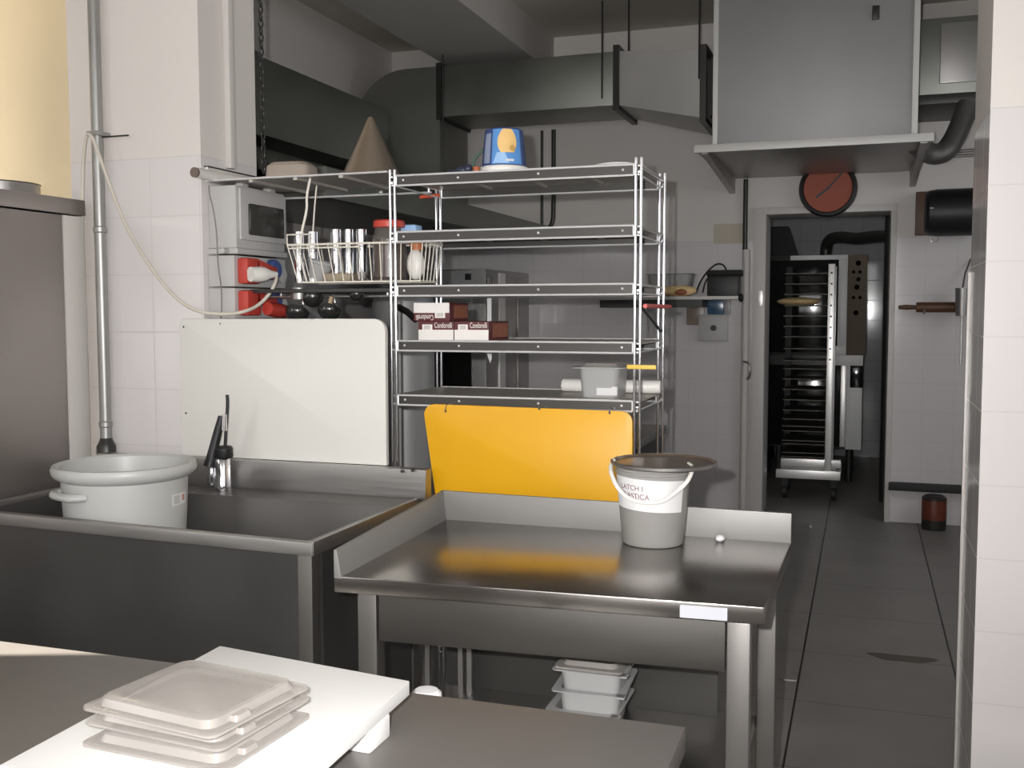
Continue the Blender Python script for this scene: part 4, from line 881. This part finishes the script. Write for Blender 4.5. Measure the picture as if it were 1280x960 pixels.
# ================================================================= SINK
def sink():
    Z = 0.90; x0, x1 = -2.60, -1.342; yb = 3.03
    fl_, fr_ = 2.405, 2.335
    t = thing('steel_sink', 'large stainless steel sink unit with a deep basin in front of column', 'sink', (-1.97, 2.7, 0))
    ix0, ix1, iy0l, iy0r, iy1 = -2.53, -1.372, 2.435, 2.365, 2.87
    m = MB()
    def quadprism(q, z0, z1): m.hexa([(p[0], p[1], z0) for p in q], [(p[0], p[1], z1) for p in q])
    # rim as one ring of quads: outer ring and inner ring
    O = [(x0, fl_), (x1, fr_), (x1, yb), (x0, yb)]; I = [(ix0, iy0l), (ix1, iy0r), (ix1, iy1), (ix0, iy1)]
    def ring(z, P): return [m.bm.verts.new((p[0], p[1], z)) for p in P]
    a = ring(Z-0.03, O); b = ring(Z, O); c = ring(Z, I); d = ring(Z-0.006, I)
    e = ring(0.60, [(ix0+0.03, iy0l+0.03), (ix1-0.03, iy0r+0.03), (ix1-0.03, iy1-0.03), (ix0+0.03, iy1-0.03)])
    for A, B in ((a, b), (b, c), (c, d), (d, e)):
        for i in range(4): m.bm.faces.new((A[i], A[(i+1) % 4], B[(i+1) % 4], B[i]))
    m.bm.faces.new(e)
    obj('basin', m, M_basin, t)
    obj('lip', MB().hexa([(x0, fl_-0.003, Z-0.033), (x1, fr_-0.003, Z-0.033), (x1, fr_+0.012, Z-0.033), (x0, fl_+0.012, Z-0.033)], [(x0, fl_-0.003, Z+0.002), (x1, fr_-0.003, Z+0.002), (x1, fr_+0.012, Z+0.004), (x0, fl_+0.012, Z+0.004)], 0.002), M_steel, t)
    obj('right_lip', MB().box(x1-0.012, x1+0.002, fr_, yb, Z-0.033, Z+0.004, 0.002), M_steel, t)
    obj('left_lip', MB().box(x0-0.002, x0+0.03, fl_+0.01, yb, Z-0.03, Z+0.004, 0.002), M_steel, t)
    # backsplash
    bs = MB().prism([(3.028, Z-0.01), (3.003, Z+0.0), (3.0, Z+0.008), (3.008, Z+0.095), (3.05, Z+0.095), (3.05, Z-0.01)], 'x', x0, -1.315)
    obj('backsplash', bs, M_steel, t)
    for px_, py_ in ((503, 589), (516, 588)):
        q = at(px_, py_, 3.0); obj('screw', MB().cyl((q.x, 3.006, q.z), (q.x, 2.995, q.z), 0.005, seg=10), M_dark, t)
    # front panel
    def fy(x): return fl_+(fr_-fl_)*(x-x0)/(x1-x0)
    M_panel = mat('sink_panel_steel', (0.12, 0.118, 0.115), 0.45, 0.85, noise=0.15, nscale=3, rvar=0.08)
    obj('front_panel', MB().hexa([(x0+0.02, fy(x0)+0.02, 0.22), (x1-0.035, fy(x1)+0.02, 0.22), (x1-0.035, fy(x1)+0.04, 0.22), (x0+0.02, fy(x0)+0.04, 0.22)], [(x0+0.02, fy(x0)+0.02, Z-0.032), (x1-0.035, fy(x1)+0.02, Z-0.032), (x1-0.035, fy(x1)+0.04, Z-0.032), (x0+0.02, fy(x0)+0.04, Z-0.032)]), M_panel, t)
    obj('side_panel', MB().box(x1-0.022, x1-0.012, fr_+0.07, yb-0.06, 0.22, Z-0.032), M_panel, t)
    for (x, y) in ((x1-0.032, fr_+0.03), (x1-0.032, yb-0.03), (x0+0.03, fl_+0.06), (x0+0.03, yb-0.03)):
        obj('leg', MB().box(x-0.02, x+0.022, y-0.02, y+0.02, 0, Z-0.034, 0.003), M_leg, t)
    # drain
    obj('drain', MB().lathe([(0, 0.604), (0.03, 0.604), (0.032, 0.601)], (-1.62, 2.62, 0), 24), M_dark, t)
    # mixer tap
    c = (-2.035, 2.95, Z)
    t = thing('mixer_tap', 'chrome mixer tap with black lever at the back of the sink', 'tap', c)
    obj('body', MB().lathe([(0, 0), (0.028, 0), (0.03, 0.006), (0.027, 0.02), (0.026, 0.105), (0.022, 0.112), (0, 0.112)], c, 28), M_chrome, t)
    obj('side_body', MB().lathe([(0, 0.02), (0.013, 0.02), (0.015, 0.03), (0.015, 0.07), (0.012, 0.08), (0.014, 0.09), (0.01, 0.098), (0, 0.1)], (c[0]-0.036, c[1]-0.012, Z), 20), M_chrome, t)
    obj('black_collar', MB().lathe([(0, 0.112), (0.026, 0.112), (0.029, 0.118), (0.029, 0.145), (0.024, 0.152), (0, 0.152)], (c[0]+0.008, c[1], Z), 24), M_black, t)
    a = Vector((c[0]-0.038, c[1]-0.02, Z+0.085)); b = Vector((c[0]+0.004, c[1]-0.004, Z+0.252))
    obj('spray_head', MB().tube([a, a.lerp(b, 0.15), a.lerp(b, 0.7), b], lambda f: 0.02-0.008*f, 16), M_black, t)
    obj('chrome_tip', MB().cyl((c[0]+0.014, c[1]-0.006, Z+0.205), (c[0]+0.016, c[1]-0.004, Z+0.26), 0.010, 0.009, 16), M_chrome, t)
    obj('lever', MB().tube([(c[0]+0.012, c[1], Z+0.15), (c[0]+0.02, c[1], Z+0.24), (c[0]+0.026, c[1], Z+0.30), (c[0]+0.024, c[1], Z+0.325)], 0.0055, 10, smooth=1), M_black, t)
    # round white tub in the sink
    c = Vector((at(157, 600, 2.66).x, 2.66, 0.604))
    t = thing('round_tub', 'big round milky white plastic tub standing in the sink', 'tub', c)
    H_ = 0.425
    prof = [(0, 0), (0.16, 0), (0.168, 0.01), (0.186, 0.30), (0.189, H_-0.045), (0.194, H_-0.043), (0.207, H_-0.036), (0.215, H_-0.026), (0.218, H_-0.012), (0.213, H_), (0.203, H_+0.002), (0.193, H_-0.006), (0.185, H_-0.06), (0.162, 0.015), (0, 0.012)]
    obj('tub_shell', MB().lathe(prof, c, 72), M_tub, t)
    ha = MB(); an = [math.radians(d) for d in (-136, -128, -118, -106, -96, -88)]
    pts = [c+Vector((0.183*math.cos(a), 0.183*math.sin(a), 0.345)) for a in an[:1]]+[c+Vector((0.215*math.cos(a), 0.215*math.sin(a), 0.345)) for a in an[1:-1]]+[c+Vector((0.183*math.cos(an[-1]), 0.183*math.sin(an[-1]), 0.345))]
    obj('handle', ha.tube(pts, 0.013, 10, smooth=2), M_tub, t)
    st = MB(); a0, a1 = math.radians(-52), math.radians(-38); st_n = 6
    def stick(a0, a1, z0, z1, off):
        mb = MB(); G = []
        for i in range(7):
            a = a0+(a1-a0)*i/6; r = 0.1868+off; G.append([mb.bm.verts.new((c.x+r*math.cos(a), c.y+r*math.sin(a), c.z+z)) for z in (z0, z1)])
        for i in range(6): mb.bm.faces.new((G[i][0], G[i+1][0], G[i+1][1], G[i][1]))
        return mb
    s1 = obj('sticker', stick(math.radians(-6), math.radians(18), 0.30, 0.335, 0.0018), M_paper, t)
    obj('grey_print', stick(math.radians(-4), math.radians(5), 0.304, 0.331, 0.0028), M_greyp, s1)
    obj('red_print', stick(math.radians(9), math.radians(14), 0.31, 0.329, 0.0028), mat('pale_red_print', (0.5, 0.25, 0.18), 0.5), s1)
sink()

# fridge left of the sink
def fridge():
    t = thing('steel_fridge', 'tall stainless steel fridge at the left edge beside the sink', 'fridge', (-3.1, 2.6, 0))
    obj('cabinet', MB().box(-3.45, -2.652, 2.1, 2.93, 0.1, 1.84, 0.004), M_fr, t)
    obj('rear_reflection_strip', MB().box(-3.45, -2.650, 2.935, 3.035, 0.1, 1.84, 0.003), M_frame, t)  # rear edge made pale to stand in for the reflected column tile
    obj('top_cap', MB().box(-3.45, -2.648, 2.08, 3.04, 1.845, 1.90, 0.003), M_fr, t)
    obj('door', MB().box(-3.45, -2.652, 2.03, 2.095, 0.12, 1.84, 0.008), M_fr, t)
    for x in (-3.4, -2.7):
        for y in (2.15, 2.95): obj('foot', MB().cyl((x, y, 0), (x, y, 0.1), 0.02), M_dark, t)
    solo('steel_pan', MB().lathe([(0, 0), (0.14, 0), (0.146, 0.006), (0.146, 0.05), (0.15, 0.054), (0.14, 0.055), (0.136, 0.012), (0, 0.01)], (at(-6, 236, 2.9).x, 2.9, 1.90), 48), M_steel, 'shallow round steel pan lying on top of the fridge', 'pan', (-2.95, 2.9, 1.9))
M_fr = mat('fridge_steel', (0.32, 0.29, 0.275), 0.4, 0.75, noise=0.12, nscale=2, rvar=0.08, stretch=(1, 1, 0.4))
fridge()

# white board leaning on the column behind the sink
wb0 = at(225, 400, 3.06); wb1 = at(482, 398, 3.06)
def white_board():
    x0, x1 = wb0.x, wb1.x; z0, z1 = 0.996, at(350, 398.5, 3.06).z; r = 0.04; P = [(x0, z0), (x1, z0)]
    for k in range(9): a = PI/2*k/8; P.append((x1-r+r*math.cos(a), z1-r+r*math.sin(a)))
    P += [(x0+0.006, z1), (x0, z1-0.006)]
    t = thing('white_board', 'large white plastic board standing on the sink backsplash against the column', 'board', ((x0+x1)/2, 3.065, z0))
    obj('panel', MB().prism(P, 'y', 3.055, 3.075, 0.002), M_white, t)
    for px_, py_ in ((229.5, 408.5), (232.5, 516.5)):
        q = at(px_, py_, 3.055); obj('screw_hole', MB().cyl((q.x, 3.0555, q.z), (q.x, 3.0535, q.z), 0.0035, seg=12), M_dark, t)
white_board()

# ================================================================= STEEL TABLE
TX0, TX1, TY0, TY1, TZ = -1.15, -0.182, 2.115, 2.795, 0.89
def table():
    t = thing('steel_table', 'stainless steel work table with raised back and left edges', 'table', (-0.66, 2.45, 0))
    yl, yr = TY0-0.02, TY0+0.035
    def fy(x): return yl+(yr-yl)*(x-TX0)/(TX1-TX0)
    q = [(TX0, yl), (TX1, yr), (TX1+0.012, TY1), (TX0-0.02, TY1)]
    obj('worktop', MB().slab(q, TZ-0.038, TZ, 0.003), M_top, t)
    obj('back_upstand', MB().hexa([(TX0-0.02, TY1-0.014, TZ-0.005), (TX1+0.012, TY1-0.014, TZ-0.005), (TX1+0.012, TY1, TZ-0.005), (TX0-0.02, TY1, TZ-0.005)], [(TX0-0.02, TY1-0.012, TZ+0.085), (TX1+0.012, TY1-0.012, TZ+0.078), (TX1+0.012, TY1, TZ+0.078), (TX0-0.02, TY1, TZ+0.085)], 0.0015), M_ups, t)
    obj('left_upstand', MB().hexa([(TX0, yl, TZ-0.005), (TX0+0.02, yl, TZ-0.005), (TX0, TY1-0.018, TZ-0.005), (TX0-0.02, TY1-0.018, TZ-0.005)], [(TX0, yl, TZ+0.062), (TX0+0.008, yl, TZ+0.062), (TX0-0.012, TY1-0.01, TZ+0.084), (TX0-0.02, TY1-0.01, TZ+0.084)], 0.0015), M_ups, t)
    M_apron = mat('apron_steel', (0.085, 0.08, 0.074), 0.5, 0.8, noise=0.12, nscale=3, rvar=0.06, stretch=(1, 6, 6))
    ax0, ax1 = -1.045, -0.262
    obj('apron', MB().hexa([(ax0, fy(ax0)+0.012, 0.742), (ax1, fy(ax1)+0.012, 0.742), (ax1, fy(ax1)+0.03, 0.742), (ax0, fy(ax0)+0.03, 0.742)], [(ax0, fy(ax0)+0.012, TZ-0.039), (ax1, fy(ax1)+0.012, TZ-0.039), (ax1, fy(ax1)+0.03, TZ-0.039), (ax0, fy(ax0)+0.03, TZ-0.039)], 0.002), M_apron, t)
    for (x, y) in ((-1.075, fy(-1.075)+0.035), (-0.235, fy(-0.235)+0.035), (-1.10, TY1-0.05), (-0.225, TY1-0.05)):
        obj('leg', MB().box(x-0.024, x+0.024, y-0.022, y+0.022, 0, TZ-0.04, 0.003), M_leg, t)
    obj('lower_shelf', MB().box(-1.06, -0.25, 2.19, 2.745, 0.40, 0.425, 0.002), M_steeld, t)
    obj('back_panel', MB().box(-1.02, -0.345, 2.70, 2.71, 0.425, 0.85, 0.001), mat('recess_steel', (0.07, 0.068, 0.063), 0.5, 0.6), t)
    obj('interior_shade_panel', MB().box(-1.12, -1.02, 2.70, 2.71, 0.425, 0.85), M_dark, t)  # dark sheet standing in for the shaded open interior
    for px_ in (536, 577, 588):
        x = at(px_, 850, 2.66).x; obj('back_bar', MB().box(x-0.007, x+0.007, 2.65, 2.664, 0.42, 0.85), M_steel, t)
    a = at(849, 760, 2.13); b = at(908, 770, 2.13)
    obj('sticker', MB().hexa([(a.x, fy(a.x)-0.002, TZ-0.034), (b.x, fy(b.x)-0.002, TZ-0.034), (b.x, fy(b.x), TZ-0.034), (a.x, fy(a.x), TZ-0.034)], [(a.x, fy(a.x)-0.002, TZ-0.007), (b.x, fy(b.x)-0.002, TZ-0.007), (b.x, fy(b.x), TZ-0.007), (a.x, fy(a.x), TZ-0.007)]), M_stick, t, 'small white sticker strip')
table()

# yellow board hung from the lowest shelf in front of the rack
def yellow_board():
    Y = 3.085
    tl = at(531, 507, Y); tr = at(791, 513, Y); bl = at(541, 625, Y)
    zt = (tl.z+tr.z)/2+0.0; zb = 0.86; r = 0.035
    xb = bl.x+0.012
    P = [(xb+0.006, zb), (tr.x+0.002, zb)]
    for k in range(9): a = PI/2*k/8; P.append((tr.x-r+r*math.cos(a), zt-0.001-r+r*math.sin(a)))
    for k in range(9): a = PI/2+PI/2*k/8; P.append((tl.x+r+r*math.cos(a), zt+0.004-r+r*math.sin(a)))
    t = thing('yellow_board', 'bright yellow plastic board hanging below the lowest rack shelf', 'board', ((tl.x+tr.x)/2, Y, zb))
    obj('panel', MB().prism(P, 'y', Y-0.007, Y+0.007, 0.0015), M_yellow, t)
    for px_, py_ in ((557, 514), (674, 511), (762, 516)):
        q = at(px_, py_, Y-0.007)
        obj('hole', MB().cyl((q.x, Y-0.0075, q.z), (q.x, Y-0.006, q.z), 0.004, seg=12), M_dark, t)
        obj('hook', MB().tube([(q.x, Y-0.010, q.z), (q.x+0.003, Y-0.012, q.z+0.02), (q.x+0.012, Y+0.01, SZ[4]-0.022), (q.x+0.012, PY[0], SZ[4]-0.024), (q.x+0.013, PY[0]+0.007, SZ[4]-0.03)], 0.0018, 6, smooth=1), M_chrome, t)
yellow_board()

# bucket with lid
def bucket():
    c = Vector((at(816, 660, 2.675).x, 2.675, TZ+0.001))
    t = thing('plastic_pail', 'frosted plastic pail with handwritten paper label on the steel table', 'pail', c)
    H_ = 0.205; rb, rt_ = 0.081, 0.099
    def rad(h): return rb+(rt_-rb)*h/H_
    obj('pail_body', MB().lathe([(0, 0), (rb-0.004, 0), (rb, 0.005), (rad(0.187), 0.187), (rad(0.19)+0.004, 0.189), (rad(0.194)+0.004, 0.195), (rad(0.196), 0.197), (rt_, H_-0.004), (rt_+0.004, H_), (rt_-0.003, H_), (rad(0.165)-0.003, 0.165), (rb-0.003, 0.006), (0, 0.006)], c, 56), M_pail, t)
    view = math.atan2(0-c.x, -(0-c.y))            # angle around the pail facing the viewer
    def P(a, h, off): r = rad(h)+off; return Vector((c.x+r*math.sin(a), c.y-r*math.cos(a), c.z+h))
    def wrap(a0, a1, h0, h1, off, tilt=0.0, n=28, m=4):
        mb = MB(); G = []
        for j in range(m+1):
            row = []
            for i in range(n+1):
                f = i/n; a = a0+(a1-a0)*f; h = h0+(h1-h0)*j/m+tilt*(f-0.5)
                row.append(mb.bm.verts.new(P(a, h, off)))
            G.append(row)
        for j in range(m):
            for i in range(n): mb.bm.faces.new((G[j][i], G[j][i+1], G[j+1][i+1], G[j+1][i]))
        return mb
    lab = obj('paper_label', wrap(view-1.35, view+0.93, 0.097, 0.180, 0.0008, -0.010), M_paper, t)
    def write(txt, size, a_start, h):
        mb = text_mb(txt, size, 0.0002)
        for v in mb.bm.verts:
            u, vv, ww = v.co; a = a_start+u/0.094; hh = h+vv-0.05*u; p = P(a, hh, 0.0011+ww); v.co = p
        return mb
    obj('handwriting', write('LATCH I', 0.019, view-1.02, 0.153), M_ink, lab)
    obj('handwriting', write('PLASTICA', 0.019, view-0.98, 0.132), M_ink, lab)
    obj('handwriting', write('vuoto', 0.012, view-0.40, 0.117), M_ink, lab)
    # bail handle
    pts = [(767, 575), (763, 583), (764, 592), (770, 607), (781, 620), (795, 627), (812, 629), (829, 627), (844, 616), (857, 605), (864, 593), (865, 583), (861, 580)]
    n = len(pts); W = []
    for i, (a, b) in enumerate(pts):
        f = abs(i/(n-1)*2-1); W.append(at(a, b, 2.575+0.10*f**2.2))
    obj('bail_handle', MB().tube(W, 0.0056, 10, smooth=1), M_whitep, t)
    # steel disc lid resting on top
    lc = Vector((at(830, 570, 2.69).x, 2.685, c.z+H_+0.001))
    l = thing('round_tray', 'round brown steel tray resting off centre on the plastic pail', 'tray', lc)
    obj('disc', MB().lathe([(0, 0.002), (0.12, 0.002), (0.132, 0.0), (0.134, 0.004), (0.137, 0.011), (0.134, 0.012), (0.13, 0.006), (0.115, 0.007), (0, 0.010)], lc, 64), mat('brown_steel', (0.36, 0.29, 0.24), 0.3, 1.0, noise=0.12, nscale=6), l)
    obj('rolled_rim', MB().lathe([(0.1335, 0.003), (0.139, 0.003), (0.140, 0.010), (0.1355, 0.012)], lc, 64, closed=True), M_steel, l)
    q = at(900, 669, 2.74); solo('white_crumb', MB().sphere((q.x, 2.74, TZ+0.0095), 0.011, (1.15, 1, 0.85)), M_paper, 'small white round crumb beside the pail on the steel table', 'crumb', (q.x, 2.74, TZ))
bucket()

# containers under the table
def under_table():
    zs = 0.426; x, y = -0.62, 2.47
    specs = [(0.0, -0.012, 0, 'hazy food container at the bottom of the stack under the steel table'), (0.052, 0.0, 0.05, 'whitish food container in the middle of the stack under the steel table'), (0.104, 0.006, 0.0, 'top food container of the stack under the steel table')]
    for dz, dx, rot, lb in specs:
        z = zs+dz; hx, hy, H_ = 0.075, 0.09, 0.10
        t = thing('food_container', lb, 'container', (x+dx, y, z), 'containers stacked under the table')
        mb = MB(); mb.rrect([(hx*0.86, hy*0.86, 0.02, z), (hx, hy, 0.022, z+H_-0.012), (hx*1.0, hy*1.0, 0.022, z+H_-0.004), (hx+0.016, hy+0.016, 0.012, z+H_-0.003), (hx+0.016, hy+0.016, 0.012, z+H_), (hx-0.003, hy-0.003, 0.02, z+H_), (hx*0.83, hy*0.83, 0.02, z+0.004)], x+dx, y, rot)
        obj('pan', mb, M_polyh, t)
        obj('corner_tab', MB().box(x+dx+hx-0.002, x+dx+hx+0.022, y-hy-0.016, y-hy+0.01, z+H_-0.004, z+H_, 0.001), M_polyh, t)
    z = zs+0.205
    solo('container_lid', MB().rrect([(0.085, 0.10, 0.015, z), (0.085, 0.10, 0.015, z+0.005), (0.07, 0.085, 0.02, z+0.006), (0.066, 0.08, 0.02, z+0.018)], x+0.004, y), M_poly, 'clear lid on the container stack under the steel table', 'lid', (x, y, z))
under_table()

# ================================================================= NEAR TABLE
def near_table():
    Z = 0.89
    t = thing('near_table', 'foreground stainless steel work table carrying the white cutting board', 'table', (-1.1, 1.1, 0))
    q = [(-2.0, 0.78), (-0.232, 0.78), (-0.236, 1.485), (-2.0, 1.475)]
    obj('worktop', MB().slab(q, Z-0.04, Z, 0.003), M_near, t)
    for (x, y) in ((-1.95, 0.84), (-0.29, 0.84), (-0.29, 1.42), (-1.95, 1.42)):
        obj('leg', MB().box(x-0.022, x+0.022, y-0.022, y+0.022, 0, Z-0.04, 0.003), M_leg, t)
    obj('lower_shelf', MB().box(-1.93, -0.31, 0.86, 1.40, 0.28, 0.30, 0.002), M_steeld, t)
    # cutting board
    zt = 0.945
    F = atz(275, 807, zt); Rr = atz(512, 851, zt); Lf = atz(20, 945, zt); Nr = Vector((Rr.x+0.012, Rr.y-0.42, zt)); Lf2 = F+(Lf-F)*1.06
    b = thing('cutting_board', 'thick white cutting board raised on blocks on the foreground table', 'cutting board', (-0.82, 1.2, Z))
    quad = [(Lf2.x, Lf2.y), (Nr.x, Lf2.y-0.02), (Rr.x, Rr.y), (F.x, F.y)]
    obj('slab', MB().slab(quad, zt-0.022, zt, 0.002), M_cut, b)
    obj('foot_block', MB().box(Rr.x-0.03, Rr.x+0.004, 1.25, 1.315, Z, zt-0.021, 0.004), M_cut, b)
    obj('foot_block', MB().box(F.x+0.01, F.x+0.06, 1.22, 1.31, Z, zt-0.021, 0.004), M_cut, b)
    # stacked clear lids
    zz = zt+0.0005
    specs = [(-0.822, 1.128, -0.06, 'clear plastic cover at the bottom of the stack on the cutting board'), (-0.832, 1.145, -0.09, 'clear plastic cover in the middle of the stack on the cutting board'), (-0.832, 1.140, -0.13, 'clear plastic cover on top of the stack on the cutting board')]
    for k, (cx, cy, rot, lb) in enumerate(specs):
        hx, hy = (0.113, 0.098); z = zz+k*0.0190
        t = thing('flat_cover', lb, 'cover', (cx, cy, z), 'clear plastic covers stacked on the board')
        mb = MB(); mb.rrect([(hx-0.004, hy-0.004, 0.012, z), (hx, hy, 0.014, z+0.002), (hx, hy, 0.014, z+0.005), (hx-0.003, hy-0.003, 0.013, z+0.0065), (hx-0.014, hy-0.012, 0.018, z+0.0065), (hx-0.017, hy-0.015, 0.02, z+0.016), (hx-0.022, hy-0.020, 0.02, z+0.0185)], cx, cy, rot)
        obj('lid_panel', mb, M_poly, t)
        nx, ny = hx-0.012, -hy*0.35
        wx, wy = cx+nx*math.cos(rot)-ny*math.sin(rot), cy+nx*math.sin(rot)+ny*math.cos(rot)
        obj('grip_tab', MB().rrect([(0.009, 0.016, 0.005, z+0.006), (0.007, 0.014, 0.005, z+0.013)], wx, wy, rot), M_poly, t)
    # white roll standing behind the table
    q = at(533, 862, 1.62)
    t = thing('white_canister', 'white round topped canister standing just behind the foreground table', 'canister', (q.x, 1.62, 0))
    obj('canister_body', MB().lathe([(0, 0), (0.028, 0), (0.028, q.z-0.02), (0, q.z-0.02)], (q.x, 1.62, 0), 28), M_whitep, t)
    obj('end_cap', MB().lathe([(0.028, -0.02), (0.0265, -0.006), (0.02, 0), (0, 0.002)], (q.x, 1.62, q.z), 28), M_paper, t)
near_table()

# floor spot
q = atz(1128, 823, 0.0); st = MB(); P = []
for k in range(20):
    a = 2*PI*k/20; P.append((q.x+0.13*math.cos(a)*(1+0.25*math.sin(3*a)), q.y+0.06*math.sin(a)*(1+0.3*math.cos(2*a))))
st.prism(P, 'z', 0.0, 0.0008)
solo('floor_stain', st, M_stain, 'dark brownish stain on the floor tiles near the right pier', 'stain', q)
q = atz(984, 851, 0.0); solo('paper_scrap', MB().tube([q+Vector((-0.03, 0.02, 0.004)), q+Vector((-0.01, -0.005, 0.004)), q+Vector((0.035, 0, 0.004))], 0.004, 6), M_greyp, 'small curled grey scrap on the floor beside the steel table', 'scrap', q)
q = atz(1013, 660, 0.0); solo('white_crumb', MB().sphere((q.x, q.y, 0.009), 0.01), M_paper, 'tiny white crumb on the floor in front of the doorway', 'crumb', q)
